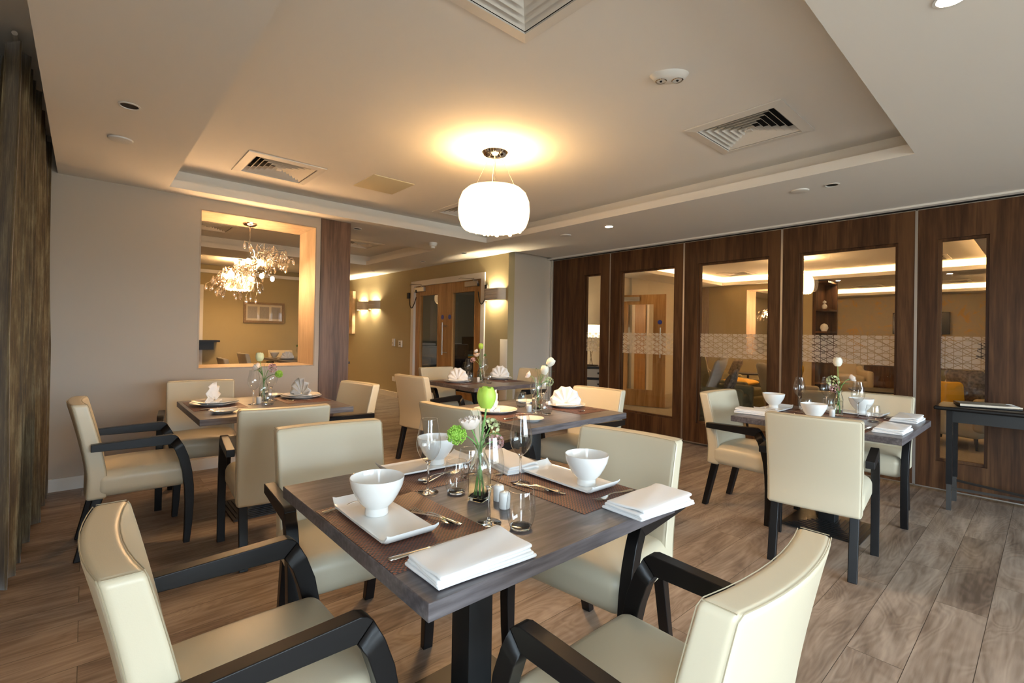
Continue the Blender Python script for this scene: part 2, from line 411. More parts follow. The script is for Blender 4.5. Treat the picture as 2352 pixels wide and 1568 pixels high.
# ------------------------------------------------------------------ room shell
HC, HT, HR = 2.50, 2.68, 3.0      # soffit, raised tray ceiling, roof slab
LW = -5.2                          # wall with the opening
PY = 5.52                          # partition face
def wallbox(name, x0, x1, y0, y1, z0, z1, mat, parent=None): return struct(name, MB().box(x0, x1, y0, y1, z0, z1), mat, parent)
struct('floor', MB().box(-14, 4.8, -.75, 5.62, -.1, 0), 'floor')
struct('floor_lounge', MB().box(-14, 4.8, 5.62, 17, -.1, .004), 'carpet')
VENTS = [(-4.41, 1.22), (-1.34, 3.26), (-1.36, 1.23), (-4.38, 3.22), (-7.28, 3.2), (-7.55, 1.22), (-4.48, 10.38), (-1.4, 10.4), (-3.1, 14.9), (-1.5, 14.8)]
def soffit(name, X0, X1, Y0, Y1, holes, z=HC):
    """ceiling soffit with raised trays: lip, trough, riser and raised ceiling for every hole"""
    b = MB(); D = .13
    big = [(a-D, b_+D, c-D, d+D) for a, b_, c, d in holes]
    xs = sorted({X0, X1, *[q for h in holes for q in h[:2]]}); ys = sorted({Y0, Y1, *[q for h in holes for q in h[2:]]})
    for i in range(len(xs)-1):
        for j in range(len(ys)-1):
            cx, cy = (xs[i]+xs[i+1])/2, (ys[j]+ys[j+1])/2
            if any(h[0] < cx < h[1] and h[2] < cy < h[3] for h in holes): continue
            b.box(xs[i], xs[i+1], ys[j], ys[j+1], z, z+.02)
    t = .018
    for a, c, d, e in holes:      # lip upstand
        b.box(a-t, a, d-t, e+t, z+.02, z+.07); b.box(c, c+t, d-t, e+t, z+.02, z+.07)
        b.box(a, c, d-t, d, z+.02, z+.07); b.box(a, c, e, e+t, z+.02, z+.07)
    for a, c, d, e in big:        # riser and raised ceiling
        b.box(a-.02, a, d, e, z+.02, HT+.02); b.box(c, c+.02, d, e, z+.02, HT+.02)
        b.box(a, c, d-.02, d, z+.02, HT+.02); b.box(a, c, e, e+.02, z+.02, HT+.02)
        vs_ = [v for v in VENTS if a < v[0] < c and d < v[1] < e]; q = .246
        gx = sorted({a, c, *[v[0]-q for v in vs_], *[v[0]+q for v in vs_]}); gy = sorted({d, e, *[v[1]-q for v in vs_], *[v[1]+q for v in vs_]})
        for i in range(len(gx)-1):
            for j in range(len(gy)-1):
                mx, my = (gx[i]+gx[i+1])/2, (gy[j]+gy[j+1])/2
                if not any(abs(mx-v[0]) < q and abs(my-v[1]) < q for v in vs_): b.box(gx[i], gx[i+1], gy[j], gy[j+1], HT, HT+.02)
        for v in vs_: b.box(v[0]-.27, v[0]+.27, v[1]-.27, v[1]+.27, HT+.06, HT+.07)
    return struct(name, b, 'ceiling')
T_D = (-4.98, -.59, .515, 3.95)
soffit('ceiling_dining', LW, RX+.05, -.18, PY+.05, [T_D])
soffit('ceiling_annex', -12.2, LW, -.18, 4.655, [(-8.25, -6.0, .45, 3.78), (-12.0, -9.15, .45, 3.85)])
soffit('ceiling_lounge', -7.2, RX+.05, PY+.15, 16.3, [(-5.05, -.61, 6.6, 10.95), (-5.05, -.61, 11.75, 15.5)])
b = MB(); b.box(-14, 4.8, -.75, 17, HR, HR+.1)
struct('ceiling_roof', b, 'ceiling')
# curtain recess: bulkhead face and raised strip along the window wall
b = MB(); b.box(-12.2, RX, -.18, -.16, HC+.02, 2.78); b.box(-12.2, RX, WY-.1, -.16, 2.78, 2.80)
struct('ceiling_recess', b, 'ceiling')
# window wall (behind the camera) with openings
b = MB(); wins = list(WIN)
def wz(a): return (.9, 2.2) if a < -7 else (WZ0, WZ1)
edges = [-12.3]
for a, c in sorted(wins): edges += [a, c]
edges.append(RX+.1)
for i in range(0, len(edges), 2): b.box(edges[i], edges[i+1], WY-.16, WY, 0, 3.0)
for a, c in wins:
    z0, z1 = wz(a); b.box(a, c, WY-.16, WY, 0, z0); b.box(a, c, WY-.16, WY, z1, 3.0)
struct('wall_window', b, 'wall')
for k, (a, c) in enumerate(wins):
    z0, z1 = wz(a); f = MB(); t = .055
    f.box(a, a+t, WY-.13, WY-.05, z0, z1); f.box(c-t, c, WY-.13, WY-.05, z0, z1)
    f.box(a+t, c-t, WY-.13, WY-.05, z0, z0+t); f.box(a+t, c-t, WY-.13, WY-.05, z1-t, z1)
    mx = (a+c)/2; f.box(mx-.03, mx+.03, WY-.12, WY-.06, z0+t, z1-t)
    o = struct('window_%d' % (k+1), f, 'white')
    struct('window_pane', MB().box(a+t, c-t, WY-.093, WY-.089, z0+t, z1-t), 'pane', o)
# wall with the timber lined opening
OY0, OY1, OZ0, OZ1, OD = .772, 1.825, .925, 2.40, .50
b = MB(); x0, x1 = LW-OD, LW
b.box(x0, x1, WY, OY0, 0, 3); b.box(x0, x1, OY1, 1.868, 0, 3)
b.box(x0, x1, OY0, OY1, 0, OZ0); b.box(x0, x1, OY0, OY1, OZ1, 3)
struct('wall_left', b, 'wall')
b = MB(); t = .012
b.box(x0-.002, x1+.002, OY0, OY0+t, OZ0+t, OZ1-t); b.box(x0-.002, x1+.002, OY1-t, OY1, OZ0+t, OZ1-t)
b.box(x0-.002, x1+.002, OY0, OY1, OZ0, OZ0+t); b.box(x0-.002, x1+.002, OY0, OY1, OZ1-t, OZ1)
struct('trim_1', b, 'maple')
b = MB(); b.box(x0-.02, x1+.012, 1.868, 2.19, 0, HC)
o = tag(obj('walnut_column', b, 'walnut_col', smooth=False), 'full height walnut veneered column ending the beige wall beside the opening', 'column')
# wall with double doors, office behind
DW = 4.655
DX0, DX1, DZ = -8.03, -5.96, 2.17
b = MB(); b.box(-12.2, DX0, DW, DW+.12, 0, HC+.1); b.box(DX1, LW-.13, DW, DW+.12, 0, HC+.1); b.box(DX0, DX1, DW, DW+.12, DZ, HC+.1)
struct('wall_back', b, 'wall_olive')
b = MB(); b.box(LW-.25, LW-.13, DW+.12, PY+.1, 0, HC+.1)
struct('wall_return', b, 'wall')
b = MB(); b.box(-12.2, -12.08, WY, DW, 0, 3); struct('wall_far', b, 'wall_olive')
b = MB(); b.box(-9.5, -5.82, 8.2, 8.3, 0, 2.95); b.box(-9.5, -9.4, DW+.12, 8.2, 0, 2.95); b.box(-5.92, -5.82, DW+.12, 8.2, 0, 2.95)
struct('wall_office', b, 'grey_paint')
b = MB(); yy = [WY-.16, *[q for r_ in RWIN for q in r_], 16.4]
for i in range(0, len(yy), 2): b.box(RX, RX+.12, yy[i], yy[i+1], 0, 3)
for a, c in RWIN: b.box(RX, RX+.12, a, c, 0, WZ0); b.box(RX, RX+.12, a, c, WZ1, 3)
struct('wall_right', b, 'wall')
for k, (a, c) in enumerate(RWIN):
    f = MB(); t = .055; X0, X1 = RX+.03, RX+.10
    f.box(X0, X1, a, a+t, WZ0, WZ1); f.box(X0, X1, c-t, c, WZ0, WZ1); f.box(X0, X1, a+t, c-t, WZ0, WZ0+t); f.box(X0, X1, a+t, c-t, WZ1-t, WZ1)
    m_ = (a+c)/2; f.box(X0+.01, X1-.01, m_-.03, m_+.03, WZ0+t, WZ1-t)
    o = struct('window_%d' % (k+5), f, 'white'); struct('window_pane', MB().box(X0+.03, X0+.034, a+t, c-t, WZ0+t, WZ1-t), 'pane', o)
# lounge shell
b = MB(); b.box(-5.85, -5.75, 8.4, 8.82, 0, 3)
struct('wall_lounge_left', b, 'wall_pale')
b = MB(); b.box(-5.85, -5.75, 8.82, 16.3, 0, 3); struct('wall_lounge_side', b, 'wall_pale')
b = MB(); b.box(-7.2, RX, 16.2, 16.3, 0, 3); struct('wall_lounge_far', b, 'wallpaper')
LY = 11.08
LO = (-4.56, -3.45, .93, 2.39)
b = MB(); b.box(-5.75, LO[0], LY, LY+.5, 0, 2.5); b.box(LO[1], -3.22, LY, LY+.5, 0, 2.5); b.box(LO[0], LO[1], LY, LY+.5, 0, LO[2]); b.box(LO[0], LO[1], LY, LY+.5, LO[3], 2.5)
struct('wall_lounge_divider', b, 'wall_olive')
b = MB(); t = .012
b.box(LO[0], LO[0]+t, LY-.003, LY+.503, LO[2], LO[3]); b.box(LO[1]-t, LO[1], LY-.003, LY+.503, LO[2], LO[3])
b.box(LO[0], LO[1], LY-.003, LY+.503, LO[2]-.004, LO[2]+t); b.box(LO[0], LO[1], LY-.003, LY+.503, LO[3]-t, LO[3]+.004)
struct('trim_2', b, 'maple')
b = MB(); b.box(-5.74, -5.42, LY-.02, LY+.5, 0, 2.5); struct('trim_3', b, 'maple')
# enclosure behind unseen sides
b = MB(); b.box(-14, -12.2, -.75, -.6, 0, 3); b.box(-14, -13.9, -.6, 17, 0, 3); b.box(-14, 4.8, 16.9, 17, 0, 3); b.box(-13.9, -9.5, 4.78, 4.9, 0, 3); b.box(LW-.13, RX, PY+.08, PY+.14, HC+.02, 3)
struct('wall_outer', b, 'wall')
# baseboards
def base(name, x0, x1, y0, y1): struct(name, MB().box(x0, x1, y0, y1, 0, .10), 'white')
base('baseboard_left', LW, LW+.015, WY, 1.868)
base('baseboard_back', -12.08, DX0-.08, DW-.015, DW)
base('baseboard_back', DX1+.08, LW-.13, DW-.015, DW)
base('baseboard_return', LW-.13, LW-.115, DW, PY)
base('baseboard_far', -12.08, -12.065, WY, DW)
base('baseboard_annex', x0-.015, x0, WY, 1.86)
# lounge cove led strips (real lamps in the trough)
for nm, (a, c, d, e) in (('a', (-5.05, -.61, 6.6, 10.95)), ('b', (-5.05, -.61, 11.75, 15.5))):
    b = MB(); z = 2.523; h = .010
    b.box(a-.045, a-.022, d, e, z, z+h); b.box(c+.022, c+.045, d, e, z, z+h); b.box(a, c, d-.045, d-.022, z, z+h); b.box(a, c, e+.022, e+.045, z, z+h)
    tag(obj('cove_light_strip', b, 'cove', smooth=False), 'warm strip light hidden in the %s lounge ceiling tray' % ('nearer' if nm == 'a' else 'farther'), 'strip light')

# ------------------------------------------------------------------ curtain
def make_curtain():
    b = MB(); nx, nz = 420, 26; X0, X1 = -5.17, -3.42
    vs = []
    for j in range(nz+1):
        v = j/nz; z = .012+v*2.70
        for i in range(nx+1):
            u = i/nx; x = X0+(X1-X0)*u
            ph = 2*PI*u*10+.9*math.sin(u*9)
            amp = .068*(1-.25*v)+.012*math.sin(u*31)
            y = -.285+amp*math.sin(ph)*(1+.12*math.sin(ph*.5+v*2))+.008*math.sin(v*7+u*20)+.03*(1-v)*math.sin(u*5+1)
            x2 = x+.016*math.sin(2*ph)+.05*(1-v)*(u-.2)
            vs.append((x2, min(y, -.195), z))
    fs = [(j*(nx+1)+i, j*(nx+1)+i+1, (j+1)*(nx+1)+i+1, (j+1)*(nx+1)+i) for j in range(nz) for i in range(nx)]
    b.add(vs, fs)
    t = thing('curtain', 'tall olive gold crushed velvet curtain hanging in folds by the window', 'curtain', (0, 0, 0))
    obj('drape', b, 'curtain', t, ang=80, solid=.004)
    k = MB(); k.tube([(X0, -.285, 2.745), (X1, -.285, 2.745)], .012, 8)
    obj('curtain_track', k, 'white', t)
make_curtain()

# ------------------------------------------------------------------ folding partition
def make_panel(x0, x1, px0, px1, label):
    t = thing('partition_panel', label, 'partition panel', ((x0+x1)/2, PY, 0), 0, 'panels of the folding walnut partition')
    cx = (x0+x1)/2; a, c, p0, p1 = x0-cx+.006, x1-cx-.006, px0-cx, px1-cx
    z0, z1, g0, g1, D = .035, 2.462, .27, 2.19, .10
    b = MB(); b.box(a, p0, 0, D, z0, z1); b.box(p1, c, 0, D, z0, z1); b.box(p0, p1, 0, D, z0, g0); b.box(p0, p1, 0, D, g1, z1)
    obj('leaf', b, 'walnut', t, smooth=False)
    b = MB(); f = .022
    b.box(p0, p0+f, .028, .072, g0, g1); b.box(p1-f, p1, .028, .072, g0, g1); b.box(p0+f, p1-f, .028, .072, g0, g0+f); b.box(p0+f, p1-f, .028, .072, g1-f, g1)
    obj('glazing_bead', b, 'walnut', t, smooth=False)
    g = obj('glass_pane', MB().box(p0+f, p1-f, .048, .052, g0+f, g1-f), 'pane', t, smooth=False)
    b = MB(); b.add([(p0+f, .046, 1.068), (p1-f, .046, 1.068), (p1-f, .046, 1.345), (p0+f, .046, 1.345)], [(0, 1, 2, 3)])
    tag(obj('frosted_film', b, 'frost', g, smooth=False), 'frosted film of triangles cut by clear lines', None)
    b = MB(); b.box(a-.006, a+.004, -.003, D, z0, z1); b.box(c-.004, c+.006, -.003, D, z0, z1); b.box(a, c, -.003, D, z1, z1+.006); b.box(a, c, -.003, D, z0-.006, z0)
    obj('edge_trim', b, 'satin', t, smooth=False)
make_panel(-5.25, -4.14, -4.61, -4.31, 'walnut partition panel with a narrow pane showing the lounge chest, leftmost')
make_panel(-4.14, -3.025, -3.97, -3.15, 'walnut partition panel whose wide pane shows the open oak door')
make_panel(-3.025, -1.91, -2.845, -2.035, 'walnut partition panel whose wide pane shows cushions and a wing chair')
make_panel(-1.91, -.805, -1.745, -.935, 'walnut partition panel whose wide pane shows the lounge pendant lamp')
make_panel(-.805, .31, -.66, -.34, 'walnut partition panel with a narrow pane behind the dark console table')
make_panel(.31, 1.42, .49, .80, 'walnut partition panel right of the console table')
make_panel(1.42, 2.54, 1.6, 1.9, 'walnut partition panel second from the right wall')
make_panel(2.54, 3.66, 2.7, 3.0, 'walnut partition panel just before the right wall')
make_panel(3.66, 4.59, 3.8, 4.1, 'last walnut partition panel meeting the right wall')
b = MB(); b.box(LW-.13, RX, PY-.075, PY-.005, HC-.018, HC-.001); b.box(LW-.13, RX, PY+.105, PY+.16, HC-.018, HC-.001)
struct('trim_4', b, 'ceiling')
b = MB(); b.box(LW-.13, RX, PY, PY+.1, 2.475, 2.499); struct('trim_5', b, 'dark')
b = MB(); b.box(LW-.13, LW-.10, PY-.004, PY+.1, 0, 2.475); b.box(LW-.085, LW-.06, PY-.004, PY+.1, 0, 2.475)
struct('trim_6', b, 'white')

# ------------------------------------------------------------------ double doors
def make_double_door():
    b = MB(); a, c = DX0, DX1; w_ = .09
    b.box(a-w_, a+.006, DW-.02, DW+.121, 0, DZ+w_); b.box(c-.006, c+w_, DW-.02, DW+.121, 0, DZ+w_); b.box(a+.006, c-.006, DW-.02, DW+.121, DZ-.006, DZ+w_)
    root = struct('door_1', b, 'white')
    mid = (a+c)/2
    for s, (p, q) in ((-1, (a, mid-.002)), (1, (mid+.002, c))):
        l = MB(); g0, g1 = (p+.16, q-.24) if s < 0 else (p+.18, q-.20)
        z0, z1 = .30, 2.00; y0, y1 = DW+.03, DW+.075
        l.box(p, g0, y0, y1, .01, DZ-.003); l.box(g1, q, y0, y1, .01, DZ-.003); l.box(g0, g1, y0, y1, .01, z0); l.box(g0, g1, y0, y1, z1, DZ-.003)
        leaf = obj('leaf', l, 'oak', root, smooth=False)
        f = MB(); t = .018
        f.box(g0, g0+t, y0-.01, y1+.01, z0, z1); f.box(g1-t, g1, y0-.01, y1+.01, z0, z1); f.box(g0+t, g1-t, y0-.01, y1+.01, z0, z0+t); f.box(g0+t, g1-t, y0-.01, y1+.01, z1-t, z1)
        obj('glazing_bead', f, 'oak', leaf, smooth=False)
        obj('glass_pane', MB().box(g0+t, g1-t, y0+.02, y0+.024, z0+t, z1-t), 'pane', leaf, smooth=False)
        # disc sign
        sx = mid+s*.11
        d = MB(); d.lathe([(0, 0), (.04, 0), (.04, .003), (0, .003)], 28); d.xf(Matrix.Translation((sx, y0-.001, 1.575)) @ Matrix.Rotation(PI/2, 4, 'X'))
        obj('safety_sign', d, 'blue', leaf)
        # closer: body, arm
        k = MB(); bx = (a+.02, a+.36) if s < 0 else (c-.44, c-.10)
        k.rbox(((bx[0]+bx[1])/2, y0-.03, DZ-.07), (bx[1]-bx[0], .05, .085), .008, 2)
        cl = obj('door_closer', k, 'satin', leaf, wn=True)
        k = MB(); hx = bx[1]-.09 if s < 0 else bx[1]-.1
        k.box(hx-.02, hx+.02, y0-.05, y0-.01, DZ-.03, DZ+.02); e2 = a-.12 if s < 0 else c-.62
        k.tube([(hx, y0-.03, DZ+.015), ((hx+e2)/2, y0-.16, DZ+.025), (e2, y0-.04, DZ+.035)], .008, 6)
        obj('closer_arm', k, 'satin', cl)
        # curly power cable to wall box
        wx = a-.17 if s < 0 else c+.16; cx = a+.10 if s < 0 else c-.07
        k = MB(); pts = []
        for i in range(17):
            u = i/16; pts.append((cx+(wx-cx)*u, y0-.05-.02*math.sin(u*PI), 1.88+.10*(1-u)*0+.20*(abs(2*u-1)**2)-.12))
        k.tube(pts, .008, 6); k.rbox((wx, DW-.03, 2.0), (.06, .045, .11), .006, 2); k.rbox((cx, y0-.05, DZ-.10), (.03, .03, .05), .005, 2)
        obj('cable', k, 'rubber', leaf)
    h = MB(); hx = mid-.012
    h.tube([(hx, DW-.04, .92), (hx, DW-.04, 1.48)], .013, 10)
    for z in (.96, 1.42): h.tube([(hx-.09, DW+.0, z), (hx+.09, DW+.0, z)], .006, 6); h.tube([(hx, DW-.04, z), (hx, DW+.03, z)], .006, 6)
    obj('door_handle', h, 'satin', root)
make_double_door()
# office glimpsed through the doors
def make_office():
    t = thing('office_desk', 'dark office desk behind the double doors', 'desk', (-9.0, 6.55, 0), R(90))
    b = MB(); b.rbox((0, 0, .735), (1.7, .7, .03), .005, 2); obj('desktop', b, 'black', t)
    for x in (-.8, .8): obj('leg', MB().box(x-.03, x+.03, -.32, .32, 0, .72), 'black', t, smooth=False)
    t = thing('monitor', 'black computer monitor on the office desk seen through right door', 'monitor', (-9.0, 6.78, .751), R(70))
    b = MB(); b.rbox((0, 0, .30), (.52, .03, .34), .008, 2); obj('screen', b, 'screen', t)
    b = MB(); b.box(-.03, .03, -.01, .03, .01, .2); b.box(-.12, .12, -.08, .1, 0, .012); obj('stand', b, 'black', t, smooth=False)
    b = MB(); b.box(-9.39, -9.2, 6.1, 7.0, 1.02, 1.06); tag(obj('wall_shelf', b, 'plastic', smooth=False), 'pale shelf on the office wall behind the monitor', 'shelf')
    b = MB(); b.rbox((0, 0, .018), (.32, .23, .036), .004, 2); o = obj('folder', b, 'yellow'); o.location = (-8.78, 6.42, .751); tag(o, 'yellow folder at the bottom of the office desk pile', 'folder')
    b = MB(); b.rbox((0, 0, .015), (.30, .22, .03), .004, 2); o = obj('folder', b, 'cyan'); o.location = (-8.77, 6.43, .789); o.rotation_euler.z = .2; tag(o, 'teal folder on top of the yellow folder', 'folder')
    b = MB(); b.rbox((0, 0, .2), (.5, .5, .4), .02, 2); b.rbox((0, .02, .43), (.44, .4, .05), .01, 2)
    t = thing('printer', 'grey office printer on a low cabinet seen through left door', 'printer', (-8.9, 5.35, .62))
    obj('body', b, 'vent', t); b = MB(); b.rbox((0, -.3, .18), (.34, .2, .02), .004, 2); obj('paper_tray', b, 'plastic', t)
    b = MB(); b.rbox((0, 0, .31), (.9, .6, .62), .01, 2); o = obj('low_cabinet', b, 'black'); o.location = (-8.9, 5.35, 0); tag(o, 'black low cabinet carrying the office printer', 'cabinet')
    t = thing('office_chair', 'black office chair behind the left glass door', 'chair', (-8.25, 5.85, 0), R(60))
    b = MB(); b.rbox((0, 0, .48), (.5, .48, .09), .04, 3); obj('seat', b, 'black', t)
    b = MB(); b.rbox((0, .24, .82), (.46, .07, .5), .03, 3); obj('backrest', b, 'black', t)
    b = MB(); b.tube([(0, 0, .06), (0, 0, .45)], .03, 10)
    for k in range(5): a = k*2*PI/5; b.tube([(0, 0, .09), (.28*math.cos(a), .28*math.sin(a), .05)], .02, 6); b.ico((.28*math.cos(a), .28*math.sin(a), .03), .03, 1)
    obj('base', b, 'black', t)
make_office()
b = MB(); b.rbox((0, 0, 0), (.6, .6, .03), .006, 2); t = thing('office_fill_light', 'dim square fill light added inside the office', 'ceiling light', (-7.8, 6.4, 2.94))  # added lamp that brightens the dark office, no such fitting known there
obj('housing', b, 'plastic', t); obj('diffuser', MB().box(-.27, .27, -.27, .27, -.022, -.016), emit('office_fill_glow', (1, .94, .8), 2.6), t, smooth=False)

# ------------------------------------------------------------------ wall items
def make_sconce():
    t = thing('wall_sconce', None, 'wall light')
    b = MB(); n = 24; vs = []
    for s_ in (0, 1):
        for j in range(13):
            z = -.09+.18*j/12; rip = .006*math.sin(j*PI*1.0*.75)
            for i in range(n+1):
                u = -1+2*i/n
                d = .105*(1-abs(u)**6)+rip*(1-abs(u)**8)
                vs.append((u*(.225-s_*.008), -max(d-s_*.008, 0)-.0, z))
    m = (n+1)*13; fs = []
    for s_ in (0, 1):
        for j in range(12):
            for i in range(n): q = s_*m+j*(n+1)+i; fs.append((q, q+1, q+n+2, q+n+1))
    for j in (0, 12):
        for i in range(n): q = j*(n+1)+i; fs.append((q, q+1, m+q+1, m+q))
    b.add(vs, fs); obj('shade', b, 'sconce', t, ang=60)
    b = MB(); b.tube([(-.09, -.045, 0), (.09, -.045, 0)], .012, 8); obj('lamp_tube', b, 'lampon', t)
    b = MB(); b.box(-.11, .11, -.02, 0, -.06, .06); obj('back_plate', b, 'white', t, smooth=False)
    return t
sc = Kind(make_sconce)
sc.place((-5.61, DW, 1.895), 0, 'rippled plaster wall light glowing to the right of the double doors', 'wall lights on the olive wall')
sc.place((-9.66, DW, 1.87), 0, 'right of the two touching wall lights left of the double doors', 'wall lights on the olive wall')
sc.place((-10.25, DW, 1.87), 0, 'left of the two touching wall lights beside the canvas', 'wall lights on the olive wall')
b = MB(); b.rbox((0, 0, 0), (1.0, .07, .98), .004, 2); o = obj('canvas_art', b, 'art'); o.location = (-11.18, DW-.036, 1.735)
tag(o, 'rust streaked canvas hanging on the olive wall behind the walnut column', 'artwork')
def switch(name, label, x, z, w_, h_, n):
    t = thing(name, label, 'switch', (x, DW, z)); b = MB(); b.rbox((0, -.012, 0), (w_, .024, h_), .004, 2); obj('housing', b, 'plastic', t)
    b = MB()
    for i in range(n):
        for j in range(n): b.box(-.025+i*.03, -.005+i*.03, -.027, -.023, -.02+j*.03, -.004+j*.03)
    obj('display' if n == 1 else 'button', b, 'dark', t, smooth=False)
switch('thermostat', 'white wall thermostat with dark display left of the doors', -8.80, 1.09, .10, .15, 1)
switch('light_switch', 'square white light switch plate next to the thermostat', -8.52, 1.07, .13, .13, 2)
b = MB(); b.rbox((0, -.01, 0), (.15, .02, .09), .004, 2); o = obj('wall_socket', b, 'plastic'); o.location = (-8.75, DW, .36); tag(o, 'white double wall socket low on the olive wall', 'socket')
b = MB(); b.rbox((0, -.004, 0), (.16, .008, 1.2), .002, 1); o = obj('corner_guard', b, 'vent'); o.location = (LW-.21, DW, .62); tag(o, 'pale corner guard strip on the wall end right of the doors', 'corner guard')
# picture in the annex
t = thing('framed_picture', 'bronze framed picture with three grey mounts on the far annex wall', 'picture', (-12.07, 3.08, 1.69))
b = MB(); W2, H2 = .43, .235; f_ = .05
b.box(0, .035, -W2, W2, -H2, -H2+f_); b.box(0, .035, -W2, W2, H2-f_, H2); b.box(0, .035, -W2, -W2+f_, -H2+f_, H2-f_); b.box(0, .035, W2-f_, W2, -H2+f_, H2-f_)
obj('frame', b, 'frame', t, smooth=False)
obj('mount', MB().box(0, .015, -W2+f_, W2-f_, -H2+f_, H2-f_), 'mount', t, smooth=False)
for k in (-1, 0, 1): obj('print', MB().box(.015, .018, k*.245-.10, k*.245+.10, -.135, .135), 'paper', t, smooth=False)
obj('glass', MB().box(.022, .024, -W2+f_, W2-f_, -H2+f_, H2-f_), 'pane', t, smooth=False)
b = MB(); b.box(-12.08, -12.05, 1.80, 1.88, .0, 2.16); b.box(-12.08, -12.05, .9, 1.88, 2.16, 2.24); o = struct('door_2', b, 'white')
struct('leaf', MB().box(-12.08, -12.07, .9, 1.80, 0, 2.16), 'wall_pale', o)
b = MB(); b.box(-12.08, -11.75, 1.3, 2.15, 1.02, 1.06); b.box(-12.06, -11.82, 1.35, 2.05, .86, 1.02); tag(obj('serving_shelf', b, 'black', smooth=False), 'dark wall shelf under the door frame in the annex', 'shelf')

# ------------------------------------------------------------------ ceiling items
def make_vent():
    t = thing('ceiling_vent', None, 'air vent'); H2 = .30
    def ring(b, a, za, c, zc, th=.0015):
        o = [(-a, -a, za), (a, -a, za), (a, a, za), (-a, a, za)]; i = [(-c, -c, zc), (c, -c, zc), (c, c, zc), (-c, c, zc)]
        o2 = [(x, y, z+th) for x, y, z in o]; i2 = [(x, y, z+th) for x, y, z in i]; v = o+i+o2+i2
        fs = []
        for k in range(4):
            n = (k+1) % 4; fs += [(k, n, 4+n, 4+k), (8+k, 8+n, 12+n, 12+k), (k, n, 8+n, 8+k), (4+k, 4+n, 12+n, 12+k)]
        b.add(v, fs)
    b = MB(); ring(b, H2, -.005, .241, -.012, .008); obj('frame', b, 'vent', t, smooth=False)
    for k in range(6):
        a = .236-.037*k; b = MB(); ring(b, a, -.004, a-.034, .032); obj('louvre', b, 'vent', t, smooth=False)
    b = MB(); b.box(-.02, .02, -.02, .02, -.008, 0); obj('centre', b, 'vent', t, smooth=False)
    q = MB(); q.box(-.244, .244, -.244, .244, .045, .05); q.box(-.2455, -.242, -.244, .244, .0, .045); q.box(.242, .2455, -.244, .244, .0, .045); q.box(-.244, .244, -.2455, -.242, .0, .045); q.box(-.244, .244, .242, .2455, .0, .045)
    obj('duct', q, 'dark', t, smooth=False)
    return t
vk = Kind(make_vent)
g = 'square louvred ceiling vents'
VZ = HT-.0045
for loc, lab in (((-4.41, 1.22), 'square ceiling vent in front of the timber lined opening'), ((-1.34, 3.26), 'square ceiling vent nearest the folding partition'),
                 ((-1.36, 1.23), 'square ceiling vent cut off by the top of the photo'), ((-4.38, 3.22), 'square ceiling vent half hidden behind the pendant lamp'),
                 ((-7.28, 3.2), 'ceiling vent in the annex seen right of the walnut column'), ((-7.55, 1.22), 'ceiling vent in the annex seen at top of the opening'),
                 ((-4.48, 10.38), 'ceiling vent in the lounge seen through the third panel'), ((-1.4, 10.4), 'lounge ceiling vent seen through the narrow fifth panel'),
                 ((-3.1, 14.9), 'far lounge ceiling vent seen through the fourth panel'), ((-1.5, 14.8), 'far lounge ceiling vent seen through the fifth panel')):
    vk.place((loc[0], loc[1], VZ), 0, lab, g)
def make_down(lit):
    t = thing('downlight', None, 'downlight'); b = MB()
    b.lathe([(.050, 0), (.052, -.004), (.042, -.005), (.040, 0), (.038, .0)], 28); obj('bezel', b, 'plastic', t)
    b = MB(); b.lathe([(.0001, -.001), (.040, -.001)], 28); obj('lamp', b, 'down' if lit else 'dark', t)
    return t
dk, lk = Kind(lambda: make_down(0)), Kind(lambda: make_down(1))
for K, p, lab in ((dk, (-3.33, .16), 'unlit downlight in the soffit near the curtain'), (dk, (-1.14, 4.31), 'unlit downlight in the soffit above the partition'),
                  (lk, (-3.24, 4.28), 'small lit downlight in the soffit right of the pendant'), (lk, (-.24, 2.24), 'lit downlight at the top right edge of the photo'),
                  (dk, (-5.40, 2.36), 'unlit downlight just right of the walnut column'), (dk, (-8.93, 4.24), 'tiny downlight above the pair of wall lights'),
                  (dk, (-5.86, 4.22), 'downlight in the annex soffit above the double doors'), (dk, (-7.06, 4.24), 'downlight in the annex soffit left of the doors'),
                  (lk, (-2.88, 11.39), 'lit downlight in the lounge seen through the fourth panel'), (lk, (-1.20, 11.36), 'lit downlight in the lounge seen through the fifth panel')):
    K.place((p[0], p[1], HC), 0, lab, 'round recessed downlights')
def disc(): b = MB(); b.lathe([(0.0001, -.012), (.045, -.012), (.062, -.008), (.065, 0)], 32); t = obj('ceiling_speaker', b, 'plastic'); return tag(t, None, 'ceiling fitting')
sk = Kind(disc)
for p, lab in (((-3.96, .15), 'round flat white ceiling fitting nearest the curtain'), ((-1.36, 4.30), 'round flat white fitting beside the unlit partition downlight'), ((-3.89, 4.30), 'round flat white fitting near the return wall')):
    sk.place((p[0], p[1], HC), 0, lab, 'round flat ceiling fittings')
t = thing('smoke_detector', 'white smoke detector on the soffit left of the pendant lamp', 'smoke detector', (-5.50, 3.45, HC))
b = MB(); b.lathe([(.0001, -.03), (.055, -.03), (.06, -.015), (.06, 0)], 28); obj('base', b, 'plastic', t)
b = MB(); b.lathe([(.0001, -.075), (.028, -.075), (.034, -.05), (.05, -.045), (.052, -.03)], 28); obj('sensor', b, 'plastic', t)
t = thing('emergency_light', 'oval white twin spot emergency light on the tray ceiling', 'emergency light', (-1.35, 2.28, HT), R(40))
b = MB(); b.lathe([(.0001, -.03), (.6*.1, -.03), (.85*.1, -.02), (.1, 0)], 36, fn=lambda x, y, z, a: (x*1.0, y*.62, z)); obj('body', b, 'plastic', t)
